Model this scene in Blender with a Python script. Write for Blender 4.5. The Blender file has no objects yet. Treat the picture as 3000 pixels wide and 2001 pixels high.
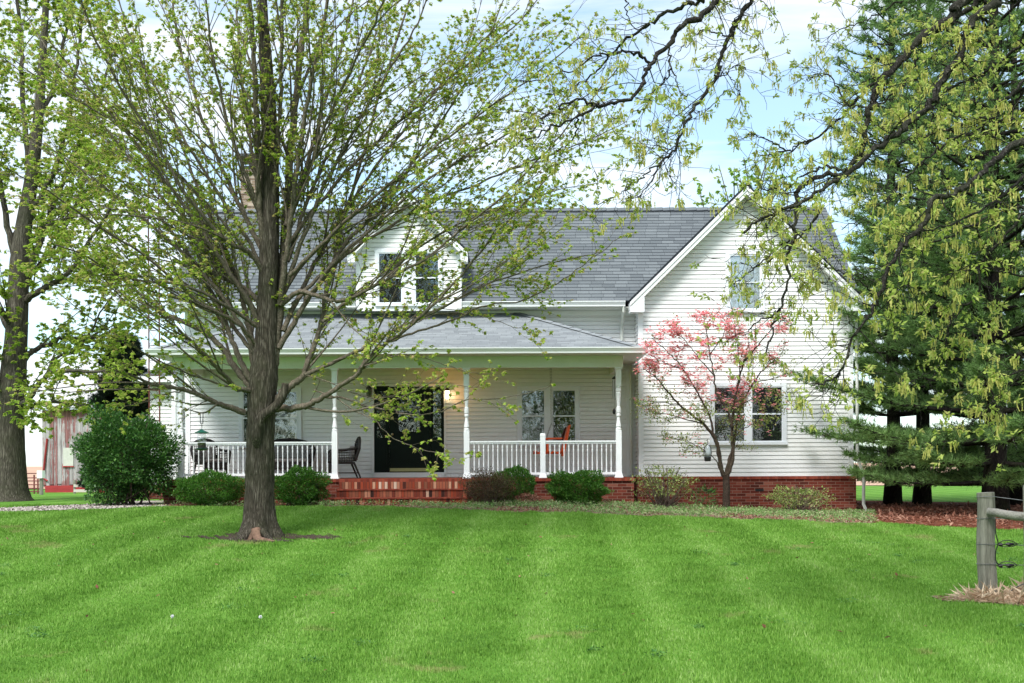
import bpy, math, random
import numpy as np
from mathutils import Vector
R=math.radians
rng=np.random.default_rng(7); random.seed(7)
S=bpy.context.scene
# ------------------------------------------------------------------ camera
F=3130.0; EYE=1.6; HX=1500.0; HY=1360.0; ROLL=R(0.25)
cd=bpy.data.cameras.new('camera'); cam=bpy.data.objects.new('camera',cd); S.collection.objects.link(cam)
cd.sensor_width=36; cd.lens=36*F/3000; cd.shift_y=(HY-1000.5)/3000; cd.clip_start=0.1; cd.clip_end=9000
cam.location=(0,0,EYE); cam.rotation_euler=(R(90),ROLL,0); S.camera=cam
S.render.resolution_x=1024; S.render.resolution_y=683
# ------------------------------------------------------------------ exposure, sun, sky
S.view_settings.view_transform='Standard'; S.view_settings.look='None'; S.view_settings.gamma=1; S.view_settings.exposure=1.14
SUN_EL=52; SUN_AZ=205      # azimuth the light comes from, clockwise from +Y
sd=bpy.data.lights.new('sun','SUN'); so=bpy.data.objects.new('sun',sd); S.collection.objects.link(so)
sd.energy=2.4; sd.angle=R(24); sd.color=(1,.975,.94)
_d=Vector((math.sin(R(SUN_AZ))*math.cos(R(SUN_EL)),math.cos(R(SUN_AZ))*math.cos(R(SUN_EL)),math.sin(R(SUN_EL))))
so.rotation_euler=_d.to_track_quat('Z','Y').to_euler(); so.location=_d*60
W=bpy.data.worlds.new('World'); S.world=W; W.use_nodes=True
nt=W.node_tree; nt.nodes.clear()
def N(t,**k):
    n=nt.nodes.new(t)
    for a,b in k.items(): setattr(n,a,b)
    return n
out=N('ShaderNodeOutputWorld'); sky=N('ShaderNodeTexSky',sky_type='NISHITA'); sky.sun_disc=False
sky.sun_elevation=R(SUN_EL); sky.sun_rotation=R(SUN_AZ); sky.air_density=1.0; sky.dust_density=.6
b1=N('ShaderNodeBackground'); b1.inputs[1].default_value=.115
tm=N('ShaderNodeVectorMath',operation='MULTIPLY'); tm.inputs[1].default_value=(.86,1.12,1.12); nt.links.new(sky.outputs[0],tm.inputs[0]); nt.links.new(tm.outputs[0],b1.inputs[0])
b2=N('ShaderNodeBackground'); b2.inputs[0].default_value=(.95,.98,1,1); b2.inputs[1].default_value=.60
tc=N('ShaderNodeTexCoord'); mp=N('ShaderNodeMapping'); mp.inputs['Scale'].default_value=(1.3,1.3,6.5); mp.inputs['Rotation'].default_value=(0,R(-14),0)
nz=N('ShaderNodeTexNoise'); nz.inputs['Scale'].default_value=2.1; nz.inputs['Detail'].default_value=7; nz.inputs['Roughness'].default_value=.58; nz.inputs['Distortion'].default_value=.5
cr=N('ShaderNodeValToRGB'); cr.color_ramp.elements[0].position=.36; cr.color_ramp.elements[0].color=(.25,.25,.25,1); cr.color_ramp.elements[1].position=.62; cr.color_ramp.elements[1].color=(1,1,1,1)
mx=N('ShaderNodeMixShader')
L=nt.links.new
L(tc.outputs['Generated'],mp.inputs[0]); L(mp.outputs[0],nz.inputs[0]); L(nz.outputs[0],cr.inputs[0]); L(cr.outputs[0],mx.inputs[0])
L(b1.outputs[0],mx.inputs[1]); L(b2.outputs[0],mx.inputs[2]); L(mx.outputs[0],out.inputs[0])

# ------------------------------------------------------------------ helpers
_c,_s=math.cos(ROLL),math.sin(ROLL)
def P(px,py,Y):
    """photo pixel (3000 wide) -> point on the vertical plane y=Y"""
    dx=px-HX; dy=HY-py; u=dx*_c+dy*_s; v=-dx*_s+dy*_c
    return np.array((u/F*Y,Y,EYE+v/F*Y))
KD=3000/2351
def PD(px,py,Y): return P(px*KD,py*KD,Y)
LOC={}
def link(o): S.collection.objects.link(o); return o
def tag(o,label=None,cat=None,group=None,kind=None):
    if label: o['label']=label
    if cat: o['category']=cat
    if group: o['group']=group
    if kind: o['kind']=kind
    return o
def thing(name,label,cat,loc=(0,0,0),group=None,rz=0):
    o=link(bpy.data.objects.new(name,None)); o.location=loc; o.rotation_euler=(0,0,rz); o.empty_display_size=.3
    LOC[o.name]=tuple(loc); return tag(o,label,cat,group)
class MB:
    def __init__(s): s.v=[]; s.f=[]; s.uv=[]
    def add(s,vs,fs,uvs=None):
        b=len(s.v); s.v+= [tuple(map(float,v)) for v in vs]
        for i,f in enumerate(fs):
            s.f.append(tuple(b+k for k in f)); s.uv.append(None if uvs is None else uvs[i])
        return s
    def box(s,x0,x1,y0,y1,z0,z1,wear=None):
        v=[(x0,y0,z0),(x1,y0,z0),(x1,y1,z0),(x0,y1,z0),(x0,y0,z1),(x1,y0,z1),(x1,y1,z1),(x0,y1,z1)]
        f=[(0,1,5,4),(1,2,6,5),(2,3,7,6),(3,0,4,7),(4,5,6,7),(3,2,1,0)]
        uv=[]
        for q in f:
            p=[v[k] for k in q]
            if q in((4,5,6,7),(3,2,1,0)): uv.append([(a[0],a[1]) for a in p])
            elif q in((0,1,5,4),(2,3,7,6)): uv.append([(a[0],a[2]) for a in p])
            else: uv.append([(a[1],a[2]) for a in p])
        return s.add(v,f,uv)
    def poly(s,pts,udir,vdir,th=None):
        pts=[np.array(p,float) for p in pts]; u=np.array(udir,float); w=np.array(vdir,float)
        uv=[(float(p@u),float(p@w)) for p in pts]; n=len(pts)
        s.add(pts,[tuple(range(n))],[uv])
        if th:
            nn=np.cross(pts[1]-pts[0],pts[2]-pts[0]); nn/=np.linalg.norm(nn)
            lo=[p-nn*th for p in pts]
            s.add(lo,[tuple(range(n))[::-1]])
            for i in range(n):
                j=(i+1)%n; s.add([pts[i],lo[i],lo[j],pts[j]],[(0,1,2,3)])
        return s
    def lathe(s,c,prof,seg=16,sq=0):
        vs=[];fs=[]
        for (r,z) in prof:
            for k in range(seg):
                a=2*math.pi*k/seg+ (math.pi/seg if seg==4 else 0); q=r*(math.sqrt(2) if seg==4 else 1)
                vs.append((c[0]+q*math.cos(a),c[1]+q*math.sin(a),c[2]+z))
        m=len(prof)
        for i in range(m-1):
            for k in range(seg):
                j=(k+1)%seg; fs.append((i*seg+k,i*seg+j,(i+1)*seg+j,(i+1)*seg+k))
        fs.append(tuple(range(seg))[::-1]); fs.append(tuple((m-1)*seg+k for k in range(seg)))
        return s.add(vs,fs)
    def tube(s,pts,rad,seg=8,cap=True):
        v,f=tube_np(np.array(pts,float),rad,seg,cap); return s.add(v,f)
    def build(s,name,mat,parent=None,loc=None,smooth=False,bevel=0):
        off=np.array(LOC.get(parent.name,(0,0,0)) if parent is not None else (loc if loc is not None else (0,0,0)),float)
        me=bpy.data.meshes.new(name); va=np.array(s.v)-off
        me.from_pydata(va.tolist(),[],s.f)
        if any(u is not None for u in s.uv):
            ul=me.uv_layers.new(name='UVMap'); d=[]
            for f,u in zip(s.f,s.uv): d+= (u if u is not None else [(0,0)]*len(f))
            ul.data.foreach_set('uv',np.array(d,'f').ravel())
        if mat: me.materials.append(mat)
        if smooth: me.shade_smooth()
        me.update()
        o=link(bpy.data.objects.new(name,me))
        if parent is not None: o.parent=parent; LOC[o.name]=tuple(off)
        else: o.location=off; LOC[o.name]=tuple(off)
        if bevel:
            m=o.modifiers.new('bevel','BEVEL'); m.width=bevel; m.segments=2; m.limit_method='ANGLE'
        return o
def frames(pts):
    n=len(pts); t=np.gradient(pts,axis=0); t/=np.linalg.norm(t,axis=1)[:,None]+1e-9
    a=np.array((0,0,1.)) if abs(t[0][2])<.9 else np.array((1.,0,0))
    u=np.cross(t[0],a); u/=np.linalg.norm(u); U=[u]
    for i in range(1,n):
        u=u-t[i]*(u@t[i]); u/=np.linalg.norm(u)+1e-9; U.append(u)
    U=np.array(U); return t,U,np.cross(t,U)
def tube_np(pts,rad,seg,cap=True,rough=0):
    n=len(pts); rad=np.full(n,rad) if np.isscalar(rad) else np.array(rad,float)
    t,U,V=frames(pts); a=np.arange(seg)*2*math.pi/seg
    rr=rad[:,None]*np.ones((1,seg))
    if rough: rr=rr*(1+rough*rng.uniform(-1,1,(1,seg))*.7+rough*rng.uniform(-1,1,(n,seg))*.5)
    v=pts[:,None,:]+rr[:,:,None]*(np.cos(a)[None,:,None]*U[:,None,:]+np.sin(a)[None,:,None]*V[:,None,:])
    v=v.reshape(-1,3); i=np.arange(n-1)[:,None]*seg; k=np.arange(seg)[None,:]; j=(k+1)%seg
    f=np.stack([i+k,i+j,i+seg+j,i+seg+k],-1).reshape(-1,4)
    fl=[tuple(x) for x in f.tolist()]
    if cap: fl+= [tuple(range(seg))[::-1],tuple((n-1)*seg+q for q in range(seg))]
    return v,fl
class Tubes:
    """many tubes collected into one quad mesh"""
    def __init__(s): s.V=[]; s.Fc=[]; s.n=0
    def add(s,pts,rad,seg,rough=0):
        v,_=None,None
        n=len(pts); rad=np.full(n,rad) if np.isscalar(rad) else np.array(rad,float)
        t,U,Vv=frames(pts); a=np.arange(seg)*2*math.pi/seg
        rr=rad[:,None]*np.ones((1,seg))
        if rough: rr=rr*(1+rough*rng.uniform(-1,1,(1,seg))*.8+rough*rng.uniform(-1,1,(n,seg))*.5)
        v=pts[:,None,:]+rr[:,:,None]*(np.cos(a)[None,:,None]*U[:,None,:]+np.sin(a)[None,:,None]*Vv[:,None,:])
        i=np.arange(n-1)[:,None]*seg; k=np.arange(seg)[None,:]; j=(k+1)%seg
        s.V.append(v.reshape(-1,3)); s.Fc.append(np.stack([i+k,i+j,i+seg+j,i+seg+k],-1).reshape(-1,4)+s.n); s.n+=n*seg
    def build(s,name,mat,parent): return bulk(name,np.concatenate(s.V),np.concatenate(s.Fc),mat,parent,smooth=True)
def bulk(name,V,Fa,mat,parent=None,smooth=False,loc=None):
    off=np.array(LOC.get(parent.name,(0,0,0)) if parent is not None else (loc if loc is not None else (0,0,0)),float)
    me=bpy.data.meshes.new(name); k=Fa.shape[1]
    me.vertices.add(len(V)); me.vertices.foreach_set('co',(V-off).astype('f').ravel())
    me.loops.add(Fa.size); me.loops.foreach_set('vertex_index',Fa.astype('i').ravel())
    me.polygons.add(len(Fa)); me.polygons.foreach_set('loop_start',np.arange(len(Fa),dtype='i')*k)
    try: me.polygons.foreach_set('loop_total',np.full(len(Fa),k,'i'))
    except Exception: pass
    me.update(calc_edges=True)
    if smooth: me.shade_smooth()
    me.materials.append(mat)
    o=link(bpy.data.objects.new(name,me)); LOC[o.name]=tuple(off)
    if parent is not None: o.parent=parent
    else: o.location=off
    return o
def copy(o,parent,dloc,name=None):
    c=o.copy(); link(c); c.parent=parent; c.location=(o.location[0]+dloc[0],o.location[1]+dloc[1],o.location[2]+dloc[2])
    LOC[c.name]=LOC.get(parent.name,(0,0,0)); return c
def unit(v): return v/(np.linalg.norm(v,axis=-1,keepdims=True)+1e-9)

# ------------------------------------------------------------------ materials
def newmat(name):
    m=bpy.data.materials.new(name); m.use_nodes=True; t=m.node_tree; t.nodes.clear()
    o=t.nodes.new('ShaderNodeOutputMaterial'); return m,t,o
class G:
    def __init__(s,t): s.t=t
    def n(s,ty,ins=None,**k):
        x=s.t.nodes.new(ty)
        for a,b in k.items(): setattr(x,a,b)
        for a,b in (ins or {}).items():
            if hasattr(b,'is_output'): s.t.links.new(b,x.inputs[a])
            else: x.inputs[a].default_value=b
        return x
    def m(s,op,a,b=0.0,c=None):
        d={0:a,1:b}
        if c is not None: d[2]=c
        return s.n('ShaderNodeMath',d,operation=op).outputs[0]
    def ramp(s,fac,stops,interp='LINEAR'):
        r=s.n('ShaderNodeValToRGB',{0:fac}); r.color_ramp.interpolation=interp; e=r.color_ramp.elements
        e[0].position,e[0].color=stops[0][0],(*stops[0][1],1)
        e[1].position,e[1].color=stops[-1][0],(*stops[-1][1],1)
        for p,c in stops[1:-1]:
            q=e.new(p); q.color=(*c,1)
        return r.outputs[0]
    def mix(s,f,a,b):
        x=s.n('ShaderNodeMix',data_type='RGBA'); 
        for i,v in ((0,f),(6,a),(7,b)):
            if hasattr(v,'is_output'): s.t.links.new(v,x.inputs[i])
            else: x.inputs[i].default_value=v if i==0 else (*v,1)
        return x.outputs[2]
    def noise(s,vec,scale,detail=4,rough=.55):
        d={'Scale':scale,'Detail':detail,'Roughness':rough}
        x=s.n('ShaderNodeTexNoise',d)
        if vec is not None: s.t.links.new(vec,x.inputs[0])
        return x.outputs[0]
def plain(name,col,rough=.5,var=.12,scale=6,bump=.1,metal=0,spec=.4,stretch=None,col2=None):
    m,t,o=newmat(name); g=G(t); tc=g.n('ShaderNodeTexCoord').outputs['Object']
    if stretch: tc=g.n('ShaderNodeMapping',{0:tc,3:stretch}).outputs[0]
    nf=g.noise(tc,scale,6,.6); nf2=g.noise(tc,scale*7,4,.6)
    c2=col2 or tuple(max(0,c*(1-var*2)) for c in col)
    f=g.m('ADD',g.m('MULTIPLY',nf,.6),g.m('MULTIPLY',nf2,.4))
    cc=g.ramp(f,[(.32,c2),(.62,col)])
    b=g.n('ShaderNodeBsdfPrincipled',{'Base Color':cc,'Roughness':rough,'Metallic':metal,'Specular IOR Level':spec})
    if bump:
        bp=g.n('ShaderNodeBump',{'Strength':bump,'Distance':.01,'Height':nf2}); t.links.new(bp.outputs[0],b.inputs['Normal'])
    t.links.new(b.outputs[0],o.inputs[0]); return m
def cells(name,w,h,ramp,mortar,mw,mh,off=.5,bump=.4,rough=.85,stain=.25,per=1):
    """bricks or shingles laid in courses over the UV map (metres), each unit with its own colour"""
    m,t,o=newmat(name); g=G(t); uv=g.n('ShaderNodeUVMap',uv_map='UVMap').outputs[0]
    wob=g.n('ShaderNodeTexNoise',{'Vector':uv,'Scale':9.0,'Detail':2}).outputs['Color']
    uv2=g.n('ShaderNodeVectorMath',{0:wob,1:(.5,.5,.5)},operation='SUBTRACT').outputs[0]
    uv2=g.n('ShaderNodeVectorMath',{0:uv2,3:.006},operation='SCALE').outputs[0]
    uvd=g.n('ShaderNodeVectorMath',{0:uv,1:uv2},operation='ADD').outputs[0]
    s=g.n('ShaderNodeSeparateXYZ',{0:uvd})
    r=g.m('DIVIDE',s.outputs[1],h); row=g.m('FLOOR',r); fy=g.m('FRACT',r)
    if per>1:   # random slide of every course, as with laminated shingles
        rn=g.n('ShaderNodeTexWhiteNoise',{1:row},noise_dimensions='1D').outputs[0]; sh=rn
    else: sh=g.m('MULTIPLY',g.m('FLOORED_MODULO',row,2.0),off)
    u=g.m('ADD',g.m('DIVIDE',s.outputs[0],w),sh); col=g.m('FLOOR',u); fx=g.m('FRACT',u)
    cv=g.n('ShaderNodeCombineXYZ',{0:col,1:row}).outputs[0]
    wn=g.n('ShaderNodeTexWhiteNoise',{0:cv},noise_dimensions='3D').outputs[0]
    c=g.ramp(wn,ramp,'LINEAR')
    big=g.noise(uv,1.2,5,.6); fine=g.noise(uv,60,4,.65)
    c=g.n('ShaderNodeHueSaturation',{'Value':g.m('ADD',1-stain/2,g.m('MULTIPLY',g.m('ADD',big,g.m('MULTIPLY',g.m('SUBTRACT',fine,.5),1.4)),stain)),'Color':c}).outputs[0]
    mk=g.m('MAXIMUM',g.m('LESS_THAN',fx,mw/w),g.m('LESS_THAN',fy,mh/h))
    c=g.mix(mk,c,mortar)
    b=g.n('ShaderNodeBsdfPrincipled',{'Base Color':c,'Roughness':rough,'Specular IOR Level':.2})
    ht=g.m('ADD',g.m('MULTIPLY',g.m('SUBTRACT',1.0,mk),.8),g.m('MULTIPLY',fine,.5))
    ht=g.m('ADD',ht,g.m('MULTIPLY',wn,.3))
    bp=g.n('ShaderNodeBump',{'Strength':bump,'Distance':.008,'Height':ht}); t.links.new(bp.outputs[0],b.inputs['Normal'])
    t.links.new(b.outputs[0],o.inputs[0]); return m
def leafmat(name,cols,trans=.35,rough=.5,big=.35):
    m,t,o=newmat(name); g=G(t); rnd=g.n('ShaderNodeNewGeometry')
    pos=g.n('ShaderNodeTexCoord').outputs['Object']
    f=g.m('ADD',g.m('MULTIPLY',rnd.outputs['Random Per Island'],1-big),g.m('MULTIPLY',g.noise(pos,1.6,3),big))
    n=len(cols); c=g.ramp(f,[(.12+.76*i/(n-1),k) for i,k in enumerate(cols)])
    b=g.n('ShaderNodeBsdfPrincipled',{'Base Color':c,'Roughness':rough,'Specular IOR Level':.25})
    tr=g.n('ShaderNodeBsdfTranslucent',{'Color':c}); mx=g.n('ShaderNodeMixShader',{0:trans,1:b.outputs[0],2:tr.outputs[0]})
    t.links.new(mx.outputs[0],o.inputs[0]); return m
def barkmat(name,c1,c2,c3,sc=14,zs=.18,bump=1.0):
    m,t,o=newmat(name); g=G(t); tc=g.n('ShaderNodeTexCoord').outputs['Object']
    mp=g.n('ShaderNodeMapping',{0:tc,3:(1,1,zs)}).outputs[0]
    wv=g.noise(mp,sc*.5,3,.5)
    v=g.n('ShaderNodeTexVoronoi',{'Vector':g.n('ShaderNodeVectorMath',{0:mp,1:g.n('ShaderNodeVectorMath',{0:g.n('ShaderNodeTexNoise',{'Vector':mp,'Scale':6.0,'Detail':3}).outputs['Color'],3:.18},operation='SCALE').outputs[0]},operation='ADD').outputs[0],'Scale':float(sc)},feature='DISTANCE_TO_EDGE').outputs[0]
    fn=g.noise(mp,sc*4,5,.7)
    rg=g.m('MULTIPLY',g.m('ABSOLUTE',g.m('SUBTRACT',g.noise(mp,sc*1.1,4,.55),.5)),6.0)
    f=g.m('ADD',g.m('MULTIPLY',g.m('MINIMUM',g.m('MULTIPLY',v,2.4),1.0),.30),g.m('ADD',g.m('MULTIPLY',g.m('MINIMUM',rg,1.0),.42),g.m('MULTIPLY',fn,.42)))
    c=g.ramp(f,[(.15,c1),(.55,c2),(.95,c3)])
    moss=g.ramp(g.noise(tc,2.2,4,.6),[(.45,(0,0,0)),(.7,(1,1,1))])
    c=g.mix(g.m('MULTIPLY',moss,.35),c,(.055,.07,.03))
    b=g.n('ShaderNodeBsdfPrincipled',{'Base Color':c,'Roughness':.95,'Specular IOR Level':.1})
    bp=g.n('ShaderNodeBump',{'Strength':bump,'Distance':.03,'Height':f}); t.links.new(bp.outputs[0],b.inputs['Normal'])
    t.links.new(b.outputs[0],o.inputs[0]); return m
M={}
M['siding']=plain('white_vinyl_siding',(.80,.80,.79),.5,.03,1.2,.03)
M['trim']=plain('white_trim',(.82,.83,.84),.4,.03,2,.02)
M['trim_blue']=plain('window_vinyl',(.76,.79,.83),.35,.03,2,.0)
M['soffit']=plain('soffit_panel',(.68,.70,.64),.5,.05,2,.02)
M['beam']=plain('beam_cladding',(.74,.78,.68),.5,.03,2,.02)
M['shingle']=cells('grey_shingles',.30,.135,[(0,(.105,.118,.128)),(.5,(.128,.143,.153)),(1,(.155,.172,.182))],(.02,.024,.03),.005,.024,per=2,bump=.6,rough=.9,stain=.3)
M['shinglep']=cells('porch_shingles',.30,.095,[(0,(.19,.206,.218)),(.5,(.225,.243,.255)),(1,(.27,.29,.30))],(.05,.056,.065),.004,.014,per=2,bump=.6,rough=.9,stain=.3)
M['brick']=cells('red_brick',.213,.0677,[(0,(.075,.018,.012)),(.45,(.135,.026,.016)),(.85,(.19,.042,.026)),(1,(.26,.09,.06))],(.26,.16,.12),.010,.009,bump=.6,stain=.7)
M['soldier']=cells('salvaged_brick_risers',.0677,1.0,[(0,(.03,.015,.012)),(.14,(.14,.03,.018)),(.4,(.30,.055,.025)),(.6,(.19,.07,.04)),(.78,(.34,.10,.055)),(.9,(.50,.28,.18)),(1,(.58,.44,.34))],(.07,.035,.028),.008,.0,off=0,bump=.7,stain=.9)
M['rowlock']=cells('red_brick_cap',.0677,.5,[(0,(.16,.03,.018)),(.6,(.25,.045,.026)),(1,(.30,.07,.04))],(.13,.06,.045),.006,.001,off=0,bump=.5,stain=.6)
M['chimney']=cells('tan_brick',.213,.0677,[(0,(.12,.08,.055)),(.5,(.24,.17,.12)),(1,(.42,.33,.26))],(.35,.31,.27),.01,.01,bump=.5,stain=.6)
M['door']=plain('dark_green_door',(.004,.010,.008),.45,.1,5,0,spec=.15)
M['black']=plain('black_metal',(.012,.012,.013),.35,.1,8,0)
M['brass']=plain('brass_plate',(.42,.38,.20),.35,.1,12,0,metal=.6)
M['wicker']=plain('dark_wicker',(.018,.014,.013),.55,.3,40,.4)
M['cushion']=plain('grey_floral_cushion',(.30,.28,.27),.8,.3,25,.2,col2=(.06,.05,.05))
M['orange']=plain('orange_paint',(.62,.075,.012),.4,.1,10,.1)
M['chain']=plain('galvanised_chain',(.35,.36,.37),.4,.2,40,0,metal=.7)
M['green_metal']=plain('green_metal',(.0,.16,.10),.3,.1,10,0)
M['green_dark']=plain('dark_green_plastic',(.004,.045,.03),.35,.1,10,0)
M['oldwood']=plain('weathered_post_wood',(.30,.285,.235),.95,.35,7,1,stretch=(3,3,.22),col2=(.085,.08,.06))
M['rail']=plain('lichen_rail_wood',(.36,.34,.30),.9,.4,9,.6,col2=(.10,.09,.075))
M['rust']=plain('rusty_steel',(.16,.045,.03),.8,.3,20,.2)
M['gate']=plain('rusty_gate_pipe',(.20,.05,.045),.7,.3,8,.1)
M['seed']=plain('bird_seed',(.10,.08,.06),.9,.5,60,.4)
M['white_box']=plain('white_sheet_box',(.8,.8,.78),.5,.05,3,0)
M['tinroof']=plain('grey_tin_roof',(.42,.45,.48),.5,.2,3,.1)
M['straw']=leafmat('dry_straw',[(.42,.28,.18),(.66,.50,.35),(.78,.64,.48)],.3,.8)
M['needle_litter']=plain('pine_straw_mulch',(.17,.055,.03),1,.35,30,1,col2=(.05,.018,.012))
M['dirt']=plain('dark_soil',(.07,.042,.028),1,.4,14,1,col2=(.025,.016,.011))
M['root']=plain('bare_root_wood',(.30,.18,.125),.95,.3,3.5,1,stretch=(1,1,.6),col2=(.05,.03,.02))
M['barkmaple']=barkmat('maple_bark',(.022,.018,.014),(.10,.086,.066),(.25,.22,.18),34,.10,1.0)
M['barkbranch']=barkmat('maple_branch_bark',(.06,.05,.038),(.15,.125,.095),(.25,.215,.17),24,.5,.4)
M['barkleft']=barkmat('old_maple_bark',(.035,.03,.024),(.10,.088,.07),(.20,.18,.145),20,.14)
M['barkoak']=barkmat('oak_bark',(.010,.009,.008),(.035,.032,.028),(.13,.12,.105),30,.8,.6)
M['barkpine']=barkmat('pine_bark',(.010,.008,.008),(.025,.02,.018),(.05,.042,.036),18,.4)
M['barkdog']=barkmat('dogwood_bark',(.02,.013,.01),(.06,.042,.032),(.12,.09,.07),40,.6,.5)
M['maple']=leafmat('young_maple_leaves',[(.17,.30,.03),(.28,.42,.04),(.40,.52,.08),(.48,.46,.13),(.38,.26,.13)],.55,.45)
M['maple2']=leafmat('young_maple_leaves_left',[(.16,.28,.03),(.27,.40,.04),(.38,.48,.08),(.42,.40,.11)],.55,.45)
M['oakleaf']=leafmat('young_oak_leaves',[(.26,.36,.06),(.40,.50,.10),(.52,.58,.16),(.48,.42,.16)],.5,.5)
M['catkin']=leafmat('oak_catkins',[(.36,.34,.08),(.50,.48,.13),(.62,.58,.20)],.4,.8)
M['needle']=leafmat('pine_needles',[(.06,.13,.035),(.125,.23,.065),(.20,.33,.10),(.30,.45,.16)],.35,.5,.4)
M['spruce']=leafmat('spruce_needles',[(.015,.028,.018),(.03,.05,.03),(.05,.075,.045)],.15,.6)
M['burning']=leafmat('dark_shrub_leaves',[(.022,.07,.015),(.045,.13,.025),(.10,.21,.04)],.3,.3)
M['round']=leafmat('clipped_shrub_leaves',[(.035,.11,.015),(.07,.19,.025),(.14,.30,.045)],.35,.35)
M['barberry']=leafmat('barberry_leaves',[(.07,.025,.02),(.10,.05,.03),(.09,.10,.03),(.14,.09,.05)],.3,.6)
M['azalea']=leafmat('azalea_leaves',[(.10,.15,.04),(.20,.28,.06),(.32,.40,.12),(.40,.34,.20)],.35,.5)
M['twig']=plain('dry_twig',(.14,.10,.075),.9,.3,20,0)
M['pink']=leafmat('dogwood_bracts',[(.85,.24,.28),(.95,.38,.42),(.98,.58,.58)],.45,.6)
M['dogleaf']=leafmat('dogwood_leaves',[(.12,.17,.04),(.19,.27,.06),(.28,.34,.10),(.30,.22,.10)],.4,.5)
M['lime']=leafmat('lime_leaves',[(.14,.26,.03),(.24,.40,.06),(.34,.50,.10)],.45,.5)
M['weed']=leafmat('clover_leaves',[(.05,.15,.03),(.10,.24,.05),(.16,.32,.08)],.35,.5)
M['groundcover']=leafmat('ground_cover_leaves',[(.08,.20,.04),(.16,.31,.08),(.30,.40,.16),(.50,.44,.30)],.3,.7)
M['deadleaf']=leafmat('dead_leaves',[(.12,.045,.03),(.26,.11,.07),(.42,.24,.17)],.2,.8)
def glassmat():
    m,t,o=newmat('window_glass'); g=G(t)
    tr=g.n('ShaderNodeBsdfTransparent',{0:(.9,.92,.92,1)})
    tc=g.n('ShaderNodeTexCoord').outputs['Object']
    bp=g.n('ShaderNodeBump',{'Strength':.35,'Distance':.02,'Height':g.noise(tc,3.5,2,.4)})
    gl=g.n('ShaderNodeBsdfGlossy',{0:(.95,.97,1,1),1:.015}); t.links.new(bp.outputs[0],gl.inputs['Normal'])
    mx=g.n('ShaderNodeMixShader',{0:.11,1:tr.outputs[0],2:gl.outputs[0]}); t.links.new(mx.outputs[0],o.inputs[0]); return m
M['glass']=glassmat()
M['room']=plain('dark_room_panel',(.012,.013,.014),.9,.2,2,0)
M['blind']=plain('white_blind_slats',(.62,.66,.68),.5,.05,4,0)
def emit(name,col,st):
    m,t,o=newmat(name); e=t.nodes.new('ShaderNodeEmission'); e.inputs[0].default_value=(*col,1); e.inputs[1].default_value=st; t.links.new(e.outputs[0],o.inputs[0]); return m
M['bulb']=emit('lit_lantern_glass',(1,.72,.38),5)
def barnmat():
    m,t,o=newmat('weathered_red_boards'); g=G(t); uv=g.n('ShaderNodeTexCoord').outputs['Object']; s=g.n('ShaderNodeSeparateXYZ',{0:uv})
    u=g.m('DIVIDE',s.outputs[0],.19); col=g.m('FLOOR',u); fx=g.m('FRACT',u)
    wn=g.n('ShaderNodeTexWhiteNoise',{1:col},noise_dimensions='1D').outputs[0]
    mp=g.n('ShaderNodeMapping',{0:uv,3:(9,9,.7)}).outputs[0]
    grain=g.noise(mp,1.3,6,.65); big=g.noise(uv,.9,4,.6)
    wood=g.ramp(grain,[(.3,(.14,.12,.12)),(.5,(.36,.33,.33)),(.7,(.50,.47,.47))])
    red=g.ramp(grain,[(.3,(.13,.03,.03)),(.7,(.26,.07,.065))])
    zz=g.m('DIVIDE',s.outputs[2],4.1)      # paint has survived under the eave and at the foot
    edge=g.m('POWER',g.m('ABSOLUTE',g.m('SUBTRACT',g.m('MULTIPLY',zz,2.0),1.0)),6.0)
    f=g.m('ADD',g.m('ADD',g.m('MULTIPLY',grain,.9),g.m('MULTIPLY',wn,.35)),g.m('ADD',g.m('MULTIPLY',edge,.40),g.m('MULTIPLY',big,.5)))
    mk=g.ramp(f,[(.98,(0,0,0)),(1.16,(.8,.8,.8))])
    c=g.mix(mk,wood,red); c=g.mix(g.m('LESS_THAN',fx,.05),c,(.03,.02,.02))
    b=g.n('ShaderNodeBsdfPrincipled',{'Base Color':c,'Roughness':.95,'Specular IOR Level':.1})
    t.links.new(b.outputs[0],o.inputs[0]); return m
M['barn']=barnmat()
M['redpaint']=plain('red_paint_boards',(.36,.035,.035),.8,.2,2,.1,stretch=(1,1,4))

# ------------------------------------------------------------------ ground
def sst(a): a=np.clip(a,0,1); return a*a*(3-2*a)
def gz(x,y):
    x=np.asarray(x,float); y=np.asarray(y,float)
    A=.72-.27*sst((x-0)/8.5)-.10*sst((x-9)/6)-.03*sst((-x-8)/6)
    r=sst((y-8)/15.0); fall=sst((y-30)/22)
    z=A*r*(1-fall)+.30*fall*r
    z=z+.012*np.sin(x*1.7+y*.6)*np.exp(-((y-14)/9)**2)
    return z
def lawn_cols(g,pos):  # mowing-stripe mask: sheen of leaning blades, painted into the grass colour
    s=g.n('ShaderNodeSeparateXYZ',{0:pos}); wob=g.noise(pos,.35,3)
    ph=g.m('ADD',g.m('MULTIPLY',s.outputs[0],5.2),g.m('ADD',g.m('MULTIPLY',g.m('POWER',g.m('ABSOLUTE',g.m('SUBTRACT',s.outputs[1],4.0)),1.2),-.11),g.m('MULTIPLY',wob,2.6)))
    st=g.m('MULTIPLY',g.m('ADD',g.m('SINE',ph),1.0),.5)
    return g.m('POWER',st,3.2)
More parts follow.
